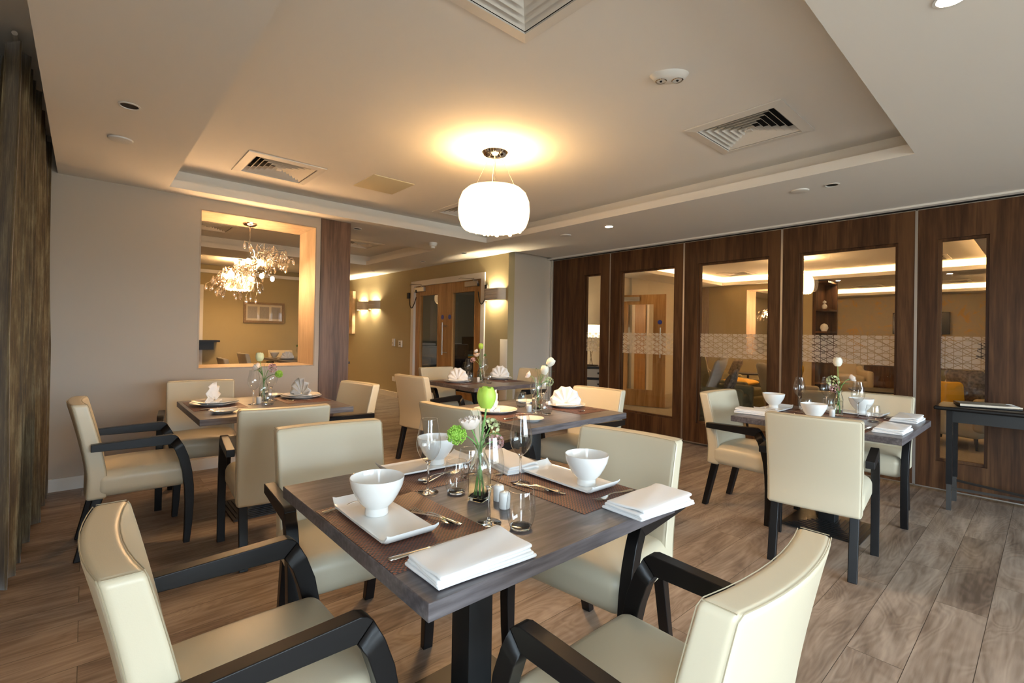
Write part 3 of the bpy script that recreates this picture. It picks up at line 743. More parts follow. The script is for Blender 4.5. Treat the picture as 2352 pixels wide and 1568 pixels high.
for s in (-1, 1):
    b = MB(); b.lathe([(.026, -.034), (.03, -.031), (.012, -.024), (.0001, -.024)], 20, (s*.042, 0, 0)); e = obj('spot_lamp', b, 'chrome', t)
    b = MB(); b.ico((s*.042, 0, -.03), .008, 1); obj('lens', b, 'dark', e)
b = MB(); b.rbox((0, 0, 0), (.44, .40, .008), .002, 1); o = obj('access_panel', b, 'access'); o.location = (-4.17, 2.07, HT-.004); tag(o, 'flat cream access panel set in the tray ceiling', 'access panel')

# ------------------------------------------------------------------ pendant lamps
def make_pendant():
    t = thing('pendant_lamp', None, 'pendant lamp')     # origin at the ceiling
    b = MB(); b.lathe([(.0001, -.05), (.03, -.05), (.045, -.04), (.085, -.035), (.098, -.02), (.10, 0)], 40); obj('ceiling_rose', b, 'chrome', t)
    zt, zb = -.29, -.60
    for k in range(3):
        a = 2*PI*k/3+.5; b = MB(); b.tube([(.04*math.cos(a), .04*math.sin(a), -.04), (.16*math.cos(a), .16*math.sin(a), zt+.01)], .0015, 5); obj('suspension_wire', b, 'satin', t)
    b = MB(); b.tube([(0, 0, -.04), (.004, .002, -.15), (0, 0, zt-.02)], .003, 6); obj('flex', b, 'satin', t)
    prof = [(.165, zt), (.205, zt-.012), (.24, zt-.045), (.262, zt-.10), (.268, zt-.17), (.262, zt-.23), (.245, zt-.28), (.225, zt-.305)]
    b = MB(); b.lathe(prof+[(r-.006, z) for r, z in reversed(prof)], 56, fn=lambda x, y, z, a: (x*(1+.0035*abs(math.sin(a*14))), y*(1+.0035*abs(math.sin(a*14))), z)); sh = obj('glass_shade', b, 'drum', t, ang=60)
    b = MB(); b.lathe([(.0001, zt-.29), (.222, zt-.29)], 40); obj('diffuser', b, 'diff', t)
    rnd = random.Random(3)
    for k in range(46):
        rr = .21*math.sqrt((k+.5)/46); a = k*2.4; s = rnd.uniform(.010, .019)
        if k == 0: bb = MB(); bb.ico((0, 0, 0), 1, 2); c0 = obj('crystal_ball', bb, 'crystal', t); c = c0
        else: c = c0.copy(); COL.objects.link(c); c.parent = t
        c.scale = (s, s, s); c.location = (rr*math.cos(a), rr*math.sin(a), zt-.30-s*.6)
    return t
pk = Kind(make_pendant)
pk.place((-2.79, 2.28, HT), 0, 'large glowing white drum pendant with crystals in the middle of the room', 'drum pendant lamps')
pk.place((-10.75, 2.27, HT), 0, 'drum pendant glowing in the annex behind the crystal chandelier', 'drum pendant lamps')
pl_ = pk.place((-2.88, 9.10, HT), 0, 'drum pendant glowing in the lounge seen through the fourth panel', 'drum pendant lamps')

pl_.scale = (.86, .86, 1.0)
# ------------------------------------------------------------------ chandeliers
def make_chandelier():
    t = thing('crystal_chandelier', None, 'chandelier'); rnd = random.Random(11)
    b = MB(); b.lathe([(.0001, -.035), (.02, -.035), (.05, -.025), (.066, -.01), (.068, 0)], 32); obj('ceiling_rose', b, 'chrome', t)
    b = MB(); b.tube([(0, 0, -.03), (0, 0, -.38)], .006, 8); obj('stem', b, 'chrome', t)
    drops = []; zc = -.39
    for k in range(46):
        a = 2.39996*k; el = -1.30+2.08*((k*.618) % 1); Rr = rnd.uniform(.26, .42)
        pts = []; z0 = zc-.05
        for i in range(8):
            u = i/7; rr = .02+Rr*u*math.cos(el*.7); zz = z0+.34*math.sin(el)*u**1.3*(.85 if el > 0 else 1)+.04*math.sin(u*PI)
            aa = a+.4*math.sin(u*3+k)*u
            pts.append((rr*math.cos(aa), rr*math.sin(aa)*1.0, zz))
        b = MB(); b.tube(pts, [.004*(1-u*.7/7) for u in range(8)], 5)
        tips = [Vector(pts[-1])]
        for q in (2, 3, 4, 5, 6):   # twigs
            p = Vector(pts[q]); d = Vector((rnd.uniform(-1, 1), rnd.uniform(-1, 1), rnd.uniform(-.2, .9))).normalized()*rnd.uniform(.03, .065)
            b.tube([p, p+d*.6+Vector((0, 0, .01)), p+d], .002, 4); tips.append(p+d)
        obj('branch', b, 'chrome', t); drops += tips
    rnd.shuffle(drops)
    def drop():
        bb = MB(); bb.lathe([(.0001, -.062), (.007, -.060), (.014, -.048), (.0155, -.036), (.0115, -.020), (.003, -.006), (.0001, 0)], 8); return bb
    c0 = None
    for k, p in enumerate(drops[:100]):
        s = rnd.uniform(.9, 1.5)
        if c0 is None: c0 = obj('crystal_drop', drop(), 'crystal', t, ang=20); c = c0
        else: c = c0.copy(); COL.objects.link(c); c.parent = t
        c.location = p; c.scale = (s, s*.7, s); c.rotation_euler = (0, 0, rnd.uniform(0, 3))
    b = MB()
    for p in drops[100:]:
        q = drop(); s = rnd.uniform(.6, 1.1); q.xf(Matrix.Translation(p) @ Matrix.Rotation(rnd.uniform(0, 3), 4, 'Z') @ Matrix.Diagonal((s, s*.7, s, 1))); b.add(q.v, q.f)
    for p in drops: b.ico(p, .004, 1)
    o = obj('crystal_bead', b, 'crystal', t, ang=20); o['kind'] = 'stuff'
    for k in range(10):
        a = 2*PI*k/10+.3; r_ = .12 if k % 2 else .22; zz = zc-.08+(.07 if k % 2 else -.08)
        b = MB(); b.ico((r_*math.cos(a), r_*math.sin(a), zz), .020, 2, (1, 1, 1.3)); obj('bulb', b, 'bulb', t)
    return t
ck = Kind(make_chandelier)
ck.place((LW-OD/2-.03, 1.25, OZ1-.012), 0, 'branching crystal chandelier hanging in the timber lined wall opening', 'crystal chandeliers')
ck.place((-4.0, LY+.25, LO[3]-.012), 0, 'small distant crystal chandelier in the lounge divider opening', 'crystal chandeliers')
# ------------------------------------------------------------------ dining chairs
def make_chair():
    t = thing('dining_chair', None, 'chair')           # faces +Y, origin on the floor
    def seatfn(p):
        x, y, z = p
        u, v = x/.25, y/.23
        z2 = z+(.022*(1-u*u)*(1-v*v) if z > 0 else 0)
        x2 = x*(1+.03*v)
        return (x2, y, z2)
    b = MB(); b.rbox((0, .025, .408), (.485, .45, .145), .05, 5, 6, seatfn); obj('seat', b, 'leather', t, ang=70)
    def backpt(x, y, h):          # h height from floor, y across thickness (-1 rear .. 1 front)
        k = (h-.33)/.54
        th = .046-.010*k
        yc = -.195-.095*max(0, (h-.45)/.42)**1.25
        curve = .026*(x/.235)**2*(.35+.65*k)
        return (x*(1-.03*(1-k)), yc+y*th+curve, h)
    def backfn(p): return tuple(Vector(backpt(p[0], p[1]/.045, p[2]+.60)))
    b = MB(); b.rbox((0, 0, 0), (.475, .09, .54), .018, 4, 10, backfn); bk = obj('backrest', b, 'leather', t, ang=70)
    b = MB()
    for y in (-1, 1):             # stitched seams just inside both edges of the border
        pts = []
        q = .92*y; w_ = .2345; z0, z1 = .345, .868
        for i in range(9): pts.append(backpt(-w_, q, z0+(z1-.012-z0)*i/8))
        for i in range(9): pts.append(backpt(-w_+.01+2*(w_-.01)*i/8, q, z1))
        for i in range(9): pts.append(backpt(w_, q, z1-.012-(z1-.012-z0)*i/8))
        b.tube(pts, .0013, 4)
    for x in (-1, 1): b.tube([backpt(x*.2335, -.8+1.6*i/4, .8690) for i in range(5)], .0011, 4)
    obj('seam', b, 'seam', bk)
    for s in (-1, 1):             # rear legs, raked back
        b = MB(); xa, xb = s*.195-.022, s*.195+.022
        b.prism([(-.150, .36), (-.198, .36), (-.278, .0), (-.240, .0)], 'x', xa, xb); obj('leg', b, 'black', t, bevel=.004)
    for s in (-1, 1):             # front leg curving up to the arm
        x0, x1 = (s*.262-.021, s*.262+.021)
        outer = [(.250, 0), (.262, .12), (.268, .24), (.266, .34), (.256, .43), (.238, .52), (.212, .59), (.182, .645)]
        inner = [(.218, 0), (.222, .12), (.222, .24), (.217, .34), (.206, .43), (.190, .50), (.168, .565), (.144, .605)]
        b = MB(); b.prism(outer+inner[::-1], 'x', x0, x1, split=True)
        n = 16; b.f += [(0, 15, 31, 16), (7, 8, 24, 23)]
        obj('leg', b, 'black', t, ang=28, bevel=.003)
        b = MB(); b.prism([(.1815, .6455), (.168, .658), (.150, .664), (-.215, .650), (-.215, .610), (.143, .6055)], 'x', x0, x1)
        obj('armrest', b, 'black', t, bevel=.003)
    return t
CH = Kind(make_chair)
gc = 'cream leather armchairs around the dining tables'
NT, OT, MTb, PT, FT = 'nearest table', 'table below the wall opening', 'middle table', 'table beside the partition', 'far table near the double doors'
for x, y, a, lab in (
    (-1.30, .32, 0, 'cream leather armchair at the lower left, largest in the photo'),
    (-.615, 1.0, 90, 'cream leather armchair at lower right, back turned to the right edge'),
    (-1.97, .84, -95, 'cream leather armchair tucked at the left side of the nearest table'),
    (-1.23, 1.575, 187, 'cream leather armchair behind the folded napkin, far right of the nearest table'),
    (-3.77, .25, 0, 'cream leather armchair standing nearest the velvet curtain'),
    (-3.12, .88, 84, 'cream leather armchair seen from behind, right of the table below the wall opening'),
    (-4.43, .70, -97, 'cream leather armchair against the beige wall under the opening'),
    (-3.83, 1.48, 190, 'cream leather armchair at the foot of the walnut column'),
    (-2.43, 1.89, 8, 'cream leather armchair whose back shows behind the lime tulip'),
    (-2.46, 2.91, 184, 'cream leather armchair at the far side of the middle table'),
    (-4.30, 2.71, 8, 'cream leather armchair glowing warm left of the far table'),
    (-4.88, 3.30, -92, 'cream leather armchair just in front of the double doors'),
    (-4.28, 3.92, 180, 'cream leather armchair at the right end of the far table by the return wall'),
    (-.93, 3.33, 8, 'cream leather armchair seen from behind at the table beside the partition'),
    (-1.53, 3.84, -92, 'cream leather armchair left of the table beside the partition'),
    (-.93, 4.50, 180, 'cream leather armchair between the partition and its table')):
    CH.place((x, y, 0), R(a), lab, gc)

# ------------------------------------------------------------------ dining tables
def make_table():
    t = thing('dining_table', None, 'table')
    b = MB(); b.rbox((0, 0, .73), (.96, .96, .04), .0025, 2); obj('tabletop', b, 'table', t, wn=True)
    b = MB(); b.rbox((0, 0, .36), (.10, .10, .66), .004, 2); obj('column', b, 'iron', t)
    b = MB()
    for k in range(9):
        a = .235-.022*k; z = .004+.0045*k
        b.box(-a, a, -a, a, z, z+.006)
        if k < 8: b.box(-a+.010, a-.010, -a+.010, a-.010, z-.004, z+.001)
    obj('base', b, 'iron', t, smooth=False)
    b = MB(); b.box(-.28, .28, -.03, .03, .69, .709); b.box(-.03, .03, -.28, .28, .69, .709); obj('support_frame', b, 'iron', t, smooth=False)
    return t
TB = Kind(make_table)
gt = 'square grey oak dining tables'
TC = {'n': (-1.315, 1.01), 'o': (-3.885, 1.005), 'm': (-2.50, 2.43), 'f': (-4.31, 3.40), 'p': (-1.03, 3.915)}
for k, lab in (('n', 'square grey wood dining table nearest the camera, laid with rectangular plates'),
               ('o', 'square grey wood dining table below the timber lined wall opening'),
               ('m', 'square grey wood dining table behind the lime tulip in the middle'),
               ('f', 'square dark dining table farthest back before the double doors'),
               ('p', 'square grey wood dining table beside the folding partition')):
    TB.place((TC[k][0], TC[k][1], 0), 0, lab, gt)
TZ = .75

# ------------------------------------------------------------------ tableware
def single(name, mb, mat, cat, **kw):
    o = obj(name, mb, mat, **kw); return tag(o, None, cat)
def mk_wine():
    t = thing('wine_glass', None, 'wine glass')
    b = MB(); b.lathe([(.0001, .1075), (.010, .109), (.0125, .1065), (.024, .118), (.034, .133), (.0405, .152), (.042, .170), (.040, .190), (.0355, .212), (.031, .236), (.0285, .2528)], 44)
    obj('bowl', b, 'thin', t, ang=80)
    b = MB(); b.lathe([(.0001, .1075), (.0115, .1062), (.0052, .098), (.0038, .088), (.0038, .05), (.0042, .018), (.006, .011), (.0075, .0075), (.0001, .0075)], 20)
    obj('stem', b, 'glass', t, ang=80)
    b = MB(); b.lathe([(.0001, .0008), (.034, .0005), (.0362, .0018), (.034, .0035), (.016, .006), (.0085, .009), (.0001, .0095)], 44)
    obj('foot', b, 'glass', t, ang=60)
    b = MB(); b.tube([(.0285*math.cos(k*PI/22), .0285*math.sin(k*PI/22), .2528) for k in range(44)], .0005, 5, True)
    obj('rim', b, 'glass', t, ang=80); return t
def mk_tumbler():
    t = thing('water_tumbler', None, 'glass')
    b = MB(); b.lathe([(.031, .0085), (.036, .020), (.0405, .042), (.042, .062), (.0405, .082), (.037, .102), (.0352, .110)], 44); obj('body', b, 'thin', t, ang=80)
    b = MB(); b.lathe([(.0001, 0), (.024, 0), (.030, .003), (.0315, .009), (.026, .011), (.0001, .009)], 44); obj('base', b, 'glass', t, ang=60)
    b = MB(); b.tube([(.0352*math.cos(k*PI/22), .0352*math.sin(k*PI/22), .110) for k in range(44)], .0007, 5, True)
    obj('rim', b, 'glass', t, ang=80); return t
def mk_bowl():
    b = MB(); P = [(.0001, .003), (.026, .003), (.028, 0), (.033, 0), (.034, .004), (.033, .020), (.036, .024), (.050, .038), (.063, .060), (.0745, .085), (.0785, .107), (.0785, .1095), (.0765, .1095), (.0725, .087), (.060, .062), (.046, .042), (.030, .032), (.0001, .029)]
    b.lathe(P, 56); return single('footed_bowl', b, 'china', 'bowl', ang=60)
def mk_rplate():
    b = MB(); nx, ny = 28, 14; LX, LYy = .185, .078; vs = []
    for s_ in (0, 1):
        for i in range(nx+1):
            u = -1+2*i/nx; x = LX*u
            for j in range(ny+1):
                v = -1+2*j/ny; y = LYy*v*(1-.02*u*u)
                z = .010+.020*max(0, (abs(u)-.86)/.14)**1.6*(1) + .004*max(0, (abs(v)-.88)/.12)
                if abs(u) > .93: x2 = x
                z -= 0 if s_ else .009*(1-.3*max(abs(u), abs(v))**8)
                vs.append((x, y, z if not s_ else z))
    m = (nx+1)*(ny+1); fs = []
    for i in range(nx):
        for j in range(ny):
            q = i*(ny+1)+j; fs.append((q, q+1, q+ny+2, q+ny+1)); q += m; fs.append((q, q+ny+1, q+ny+2, q+1))
    for i in range(nx): fs.append((i*(ny+1), (i+1)*(ny+1), m+(i+1)*(ny+1), m+i*(ny+1))); q = i*(ny+1)+ny; fs.append((q, m+q, m+q+ny+1, q+ny+1))
    for j in range(ny): fs.append((j, m+j, m+j+1, j+1)); q = nx*(ny+1)+j; fs.append((q, q+1, m+q+1, m+q))
    b.add(vs, fs); return single('rectangular_plate', b, 'china', 'plate', ang=60)
def mk_round(r, name):
    def f():
        b = MB(); P = [(.0001, .002), (r*.55, .002), (r*.57, 0), (r*.62, 0), (r*.66, .004), (r*.85, .012), (r, .019), (r*.998, .021), (r*.84, .015), (r*.66, .009), (r*.60, .006), (.0001, .005)]
        b.lathe(P, 56); return single(name, b, 'china', 'plate', ang=60)
    return f
def mk_shaker():
    b = MB(); b.lathe([(.0001, 0), (.016, 0), (.0175, .002), (.018, .040), (.0165, .049), (.012, .052), (.0001, .0525)], 28); t = thing('salt_shaker', None, 'shaker'); obj('body', b, 'china', t, ang=60)
    b = MB()
    for k in range(4): b.ico((.005*math.cos(k*PI/2), .005*math.sin(k*PI/2), .0525), .0008, 1)
    obj('holes', b, 'dark', t); return t
def sweep(stations, n=10):
    """flat cutlery body: stations (y, half width, z centre, half thickness)"""
    b = MB(); vs = []
    for y, hw, z, th in stations:
        for k in range(n):
            a = 2*PI*k/n; vs.append((hw*math.cos(a), y, z+th*math.sin(a)))
    m = len(stations); fs = [(i*n+k, i*n+(k+1) % n, (i+1)*n+(k+1) % n, (i+1)*n+k) for i in range(m-1) for k in range(n)]
    fs += [tuple(range(n-1, -1, -1)), tuple((m-1)*n+k for k in range(n))]
    return b.add(vs, fs)
HAND = [(-.100, .004, .004, .0012), (-.098, .0085, .004, .0016), (-.085, .0088, .0045, .0016), (-.04, .0055, .0075, .0016), (-.005, .003, .0115, .0018), (.02, .0027, .0115, .0018), (.032, .0035, .0095, .0016)]
def mk_fork():
    t = thing('fork', None, 'cutlery'); obj('handle', sweep(HAND), 'steel', t, ang=60)
    b = sweep([(.032, .0035, .0095, .0014), (.042, .010, .0055, .0010), (.052, .0118, .0035, .0009), (.060, .0118, .003, .0009)])
    for k in range(4):
        x = -.0095+k*.00633; b.tube([(x, .058, .0030), (x, .075, .0035), (x*.98, .096, .0085)], [.0018, .0017, .0009], 6)
    obj('tines', b, 'steel', t, ang=60); return t
def mk_spoon():
    t = thing('spoon', None, 'cutlery'); obj('handle', sweep(HAND), 'steel', t, ang=60)
    b = MB(); vs = []; n, m = 20, 8
    for s_ in (0, 1):
        for j in range(m+1):
            rr = j/m
            for k in range(n):
                a = 2*PI*k/n; x = .0195*rr*math.cos(a)*(1-.15*math.sin(a)); y = .030*rr*math.sin(a)+.06
                vs.append((x, y, .0012+.0078*rr**2.2+.0009*s_))
    mm = (m+1)*n; fs = [(o+j*n+k, o+j*n+(k+1) % n, o+(j+1)*n+(k+1) % n, o+(j+1)*n+k) for o in (0, mm) for j in range(m) for k in range(n)]
    fs += [(m*n+k, m*n+(k+1) % n, mm+m*n+(k+1) % n, mm+m*n+k) for k in range(n)]
    b.add(vs, fs); obj('bowl', b, 'steel', t, ang=60); return t
def mk_knife():
    t = thing('knife', None, 'cutlery')
    obj('handle', sweep([(-.115, .003, .004, .002), (-.112, .0085, .0042, .0038), (-.09, .0092, .0044, .004), (-.04, .0075, .0046, .0036), (-.012, .0065, .0046, .0034), (-.004, .0078, .0046, .0036), (.0, .006, .0046, .002)], 12), 'steel', t, ang=60)
    P = [(-.006, 0), (-.0065, .012), (-.0095, .018), (-.0100, .06), (-.0085, .085), (-.003, .104), (.004, .112), (.0065, .10), (.0068, .03), (.0062, 0)]
    b = MB(); b.prism([(x, y) for x, y in P], 'z', .0040, .0052); obj('blade', b, 'steel', t, ang=20); return t
def mk_matt():
    b = MB(); b.rbox((0, 0, .001), (.50, .325, .002), .0008, 1); return single('placemat', b, 'mat', 'placemat')
def mk_flatnap(seed):
    def f():
        rnd = random.Random(seed); b = MB(); W3, L3 = .150, .275
        ph = rnd.uniform(0, 6)
        for k in range(4):
            z0 = .0045+.0078*k; dx = (.004 if k % 2 else 0)+rnd.uniform(-.002, .002); dy = rnd.uniform(-.003, .003)
            def fn(p, k=k):
                x, y, z = p
                lift = (.0016*math.sin(x*26+ph+k)+.0016*math.sin(y*19+ph*2))*(k+.4)/3
                if k == 3: lift += .006*max(0, (y/L3*2-.55)/.45)**2+.0035*math.exp(-((x+y*.35)/.03)**2)
                if k >= 2: lift -= .004*max(0, (abs(x)/W3*2-.75)/.25)**2
                return (x+.003*math.sin(y*14+k), y+.003*math.sin(x*20+k*2), z+lift)
            b.rbox((dx, dy, z0), (W3-.003*k, L3-.004*k, .0085), .0041, 3, 12, fn)
        return single('folded_napkin', b, 'linen', 'napkin', ang=70)
    return f
def mk_fan():
    """napkin folded into a pleated fan, standing, base towards -Y support"""
    t = thing('fan_napkin', None, 'napkin'); b = MB(); n = 14; vs = []; Rr = .125
    for i in range(n+1):
        a = R(-12)+(PI+R(24))*i/n; off = .011 if i % 2 else -.011
        for j in range(5):
            u = j/4; r_ = .012+Rr*u*(1+.04*math.cos(2*(a-PI/2))); edge = 1-.10*(u**3)*(i % 2)
            vs.append((-r_*math.cos(a)*.95*edge, off*u+.012*u*u, .012+r_*math.sin(a)*edge*.98+.0*u))
    fs = [(i*5+j, i*5+j+1, (i+1)*5+j+1, (i+1)*5+j) for i in range(n) for j in range(4)]
    for k in range(len(vs)):
        if vs[k][2] < .002: vs[k] = (vs[k][0], vs[k][1], .002)
    b.add(vs, fs); obj('fan', b, 'linen', t, ang=25, solid=.002)
    b = MB()   # folded foot holding the fan upright
    b.rbox((0, -.012, .008), (.15, .045, .014), .006, 3, 4, lambda p: (p.x, p.y+.01*math.sin(p.x*30), p.z)); obj('foot', b, 'linen', t, ang=25, bevel=.002)
    return t
WG, TM, BW, RP, CP, DP, SP = Kind(mk_wine), Kind(mk_tumbler), Kind(mk_bowl), Kind(mk_rplate), Kind(mk_round(.155, 'charger_plate')), Kind(mk_round(.142, 'dinner_plate')), Kind(mk_round(.085, 'side_plate'))
SH, FK, SN, KF, PM, FN_ = Kind(mk_shaker), Kind(mk_fork), Kind(mk_spoon), Kind(mk_knife), Kind(mk_matt), Kind(mk_fan)
NA, NB = Kind(mk_flatnap(1)), Kind(mk_flatnap(5))
Z1 = TZ+.002
# --- placemats
gm = 'woven brown placemats'
PM.place((-1.235, .695, TZ), 0, 'woven brown placemat along the front edge of the nearest table', gm)
PM.place((-1.615, 1.02, TZ), R(90), 'woven brown placemat on the left side of the nearest table', gm)
PM.place((-1.20, 1.318, TZ), 0, 'woven brown placemat under the far right plate of the nearest table', gm)
PM.place((-4.02, .71, TZ), 0, 'woven placemat nearest the curtain on the table below the opening', gm)
PM.place((-4.02, 1.30, TZ), 0, 'woven placemat by the walnut column on the table below the opening', gm)
PM.place((-2.52, 2.13, TZ), 0, 'woven placemat on the near side of the middle table', gm)
PM.place((-2.42, 2.74, TZ), 0, 'woven placemat at the far side of the middle table', gm)
PM.place((-4.40, 3.10, TZ), 0, 'woven placemat on the left of the far table', gm)
PM.place((-4.36, 3.70, TZ), 0, 'woven placemat on the right of the far table', gm)
PM.place((-1.33, 3.93, TZ), R(90), 'woven placemat on the left side of the partition table', gm)
PM.place((-.98, 3.61, TZ), 0, 'woven placemat on the near side of the partition table', gm)
PM.place((-.98, 4.22, TZ), 0, 'woven placemat on the partition side of its table', gm)
# --- rectangular plates and bowls
gr, gb = 'white rectangular plates', 'white footed bowls'
RP.place((-1.29, .655, Z1), R(-1), 'white rectangular plate at the front of the nearest table', gr)
RP.place((-1.695, 1.05, Z1), R(88), 'white rectangular plate on the left side of the nearest table', gr)
RP.place((-1.215, 1.375, Z1), R(-1), 'white rectangular plate on the far right of the nearest table', gr)
RP.place((-1.42, 3.98, Z1), R(90), 'white rectangular plate on the left of the partition table', gr)
RP.place((-1.00, 3.62, Z1), 0, 'white rectangular plate behind the chair back at the partition table', gr)
RP.place((-.96, 4.29, Z1), R(-3), 'white rectangular plate farthest back on the partition table', gr)
Z2 = Z1+.0105
BW.place((-1.325, .655, Z2), 0, 'white footed bowl in the left foreground, largest in the photo', gb)
BW.place((-1.68, 1.09, Z2), 0, 'white footed bowl seen through the left wine glass', gb)
BW.place((-1.115, 1.365, Z2), 0, 'white footed bowl on the right plate of the nearest table', gb)
BW.place((-1.44, 4.03, Z2), 0, 'white footed bowl on the left of the partition table', gb)
BW.place((-1.05, 3.64, Z2), 0, 'white footed bowl peeking over the chair back at the partition table', gb)
BW.place((-.93, 4.29, Z2), 0, 'white footed bowl farthest back on the partition table', gb)
# --- round plates with fan napkins
gp, gd, gs, gf = 'round charger plates', 'round dinner plates', 'round side plates', 'fan folded napkins'
for (x, y), a, lab in (((-4.02, .71), 150, 'on the table below the opening, curtain side'), ((-4.07, 1.33), 200, 'on the table below the opening, column side'),
                       ((-2.60, 2.17), 130, 'behind the lime tulip on the middle table'), ((-2.49, 2.78), 40, 'at the far side of the middle table'),
                       ((-4.41, 3.12), 40, 'on the left of the far table'), ((-4.46, 3.78), 40, 'on the right of the far table')):
    mid = lab.find('middle') >= 0
    CP.place((x, y, Z1), 0, 'white round charger plate '+lab, gp)
    if not mid: DP.place((x, y, Z1+.0105), 0, 'white dinner plate under a napkin '+lab, gd)
    FN_.place((x, y, Z1+.006+(0 if mid else .0105)), R(a), 'white fan folded napkin '+lab, gf)
for (x, y), lab in (((-3.62, .69), 'small white side plate by the curtain-side setting below the opening'), ((-4.27, 1.16), 'small white side plate near the walnut column'),
                    ((-2.20, 2.13), 'small white side plate at the front corner of the middle table'), ((-4.62, 3.33), 'small white side plate on the far table behind its glasses'), ((-2.80, 2.66), 'small white side plate at the left of the middle table')):
    SP.place((x, y, TZ), 0, lab, gs)
# --- flat napkins
gn = 'flat folded white napkins'
NA.place((-.925, .705, Z1), R(-3), 'large flat folded napkin at the front corner of the nearest table', gn)
NB.place((-1.52, 1.33, TZ), R(80), 'folded napkin with stacked edges behind the wine glasses, nearest table', gn)
NB.place((-.865, 1.375, TZ), R(-4), 'folded napkin at the right corner of the nearest table', gn)
NB.place((-1.42, 3.66, TZ), R(95), 'folded napkin at the left corner of the partition table', gn)
NA.place((-.64, 3.68, TZ), R(0), 'folded napkin at the front right corner of the partition table', gn)
NB.place((-.66, 4.26, TZ), R(0), 'folded napkin at the back right corner of the partition table', gn)
# --- glasses
gw, gu = 'stemmed wine glasses', 'stemless water tumblers'
for (x, y), lab in (((-1.424, .892), 'wine glass on the left of the nearest table'), ((-1.082, .886), 'wine glass in front of the vase on the nearest table'), ((-1.30, 1.21), 'wine glass hidden behind the vase on the nearest table'),
                    ((-3.892, .934), 'wine glass left of the vase on the table below the opening'), ((-4.035, 1.093), 'wine glass right of the vase on the table below the opening'),
                    ((-2.39, 2.36), 'wine glass in front of the white tulips on the middle table'), ((-2.52, 2.56), 'wine glass behind the vase on the middle table'),
                    ((-4.50, 3.332), 'wine glass left of the vase on the far table'), ((-4.25, 3.34), 'wine glass in front of the vase on the far table'), ((-4.50, 3.58), 'wine glass right of the vase on the far table'),
                    ((-1.30, 4.16), 'wine glass at left on the partition table'), ((-1.17, 4.36), 'wine glass left of the vase on the partition table'), ((-.912, 4.12), 'wine glass right of the vase on the partition table')):
    WG.place((x, y, TZ), 0, lab, gw)
for (x, y), lab in (((-1.358, .964), 'water tumbler left of the vase on the nearest table'), ((-.996, .932), 'water tumbler beside the front napkin of the nearest table'), ((-1.474, 1.106), 'water tumbler just behind another on the nearest table'),
                    ((-2.66, 2.472), 'water tumbler on the left of the middle table'), ((-2.308, 2.388), 'water tumbler on the right of the middle table'),
                    ((-4.33, 3.24), 'water tumbler by the fan napkin on the far table'), ((-4.13, 3.35), 'water tumbler at the front of the far table'),
                    ((-1.20, 3.98), 'water tumbler behind the chair back at the partition table'), ((-1.10, 4.14), 'second water tumbler at left on the partition table'), ((-.80, 4.00), 'water tumbler at right on the partition table'), ((-3.82, 1.02), 'water tumbler right beside the vase on the table below the opening')):
    TM.place((x, y, TZ), 0, lab, gu)
for (x, y), lab in (((-1.21, 1.03), 'white shaker behind its twin on the nearest table'), ((-1.145, 1.00), 'white shaker in front next to the tumbler, nearest table'),
                    ((-2.455, 2.36), 'white shaker in front of the vase on the middle table'), ((-2.56, 2.45), 'white shaker behind on the middle table'), ((-4.34, 3.36), 'white shaker on the far table'), ((-1.04, 4.01), 'white shaker on the partition table'), ((-3.93, .98), 'white shaker on the table below the opening')):
    SH.place((x, y, TZ), 0, lab, 'white shakers')
# --- cutlery (fork / spoon / knife)
gk = 'steel cutlery'
for K, x, y, a, lab in (
    (FK, -1.21, .785, 105, 'dessert fork above the front plate of the nearest table'), (SN, -1.20, .775, -75, 'dessert spoon above the front plate of the nearest table'),
    (KF, -1.04, .665, -4, 'dinner knife between front plate and front napkin'), (FK, -1.455, .64, 4, 'dinner fork half under the front plate'),
    (KF, -1.66, .815, -70, 'dinner knife before the left plate of the nearest table'), (FK, -1.53, 1.02, 15, 'dessert fork beside the left plate of the nearest table'), (SN, -1.545, 1.0, 195, 'dessert spoon beside the left plate of the nearest table'),
    (FK, -1.20, 1.215, 105, 'dessert fork before the right plate of the nearest table'), (SN, -1.205, 1.205, -75, 'dessert spoon before the right plate of the nearest table'),
    (FK, -.99, 1.36, 176, 'dinner fork between right plate and right napkin'), (KF, -1.42, 1.30, 178, 'dinner knife behind the right plate of the nearest table'),
    (KF, -3.80, .70, 0, 'knife on the curtain-side setting below the opening'), (FK, -3.90, 1.26, 150, 'fork on the column-side setting below the opening'),
    (KF, -2.32, 2.12, 0, 'knife on the near setting of the middle table'), (FK, -2.24, 2.74, 180, 'fork on the far setting of the middle table'),
    (KF, -4.18, 3.10, 0, 'knife on the left setting of the far table'), (FK, -4.20, 3.70, 180, 'fork on the right setting of the far table'),
    (KF, -.75, 3.60, 0, 'knife on the near setting of the partition table'), (FK, -1.27, 3.95, 90, 'fork on the left setting of the partition table'), (FK, -.76, 4.22, 180, 'fork on the back setting of the partition table')):
    K.place((x, y, Z1), R(a), lab, gk)

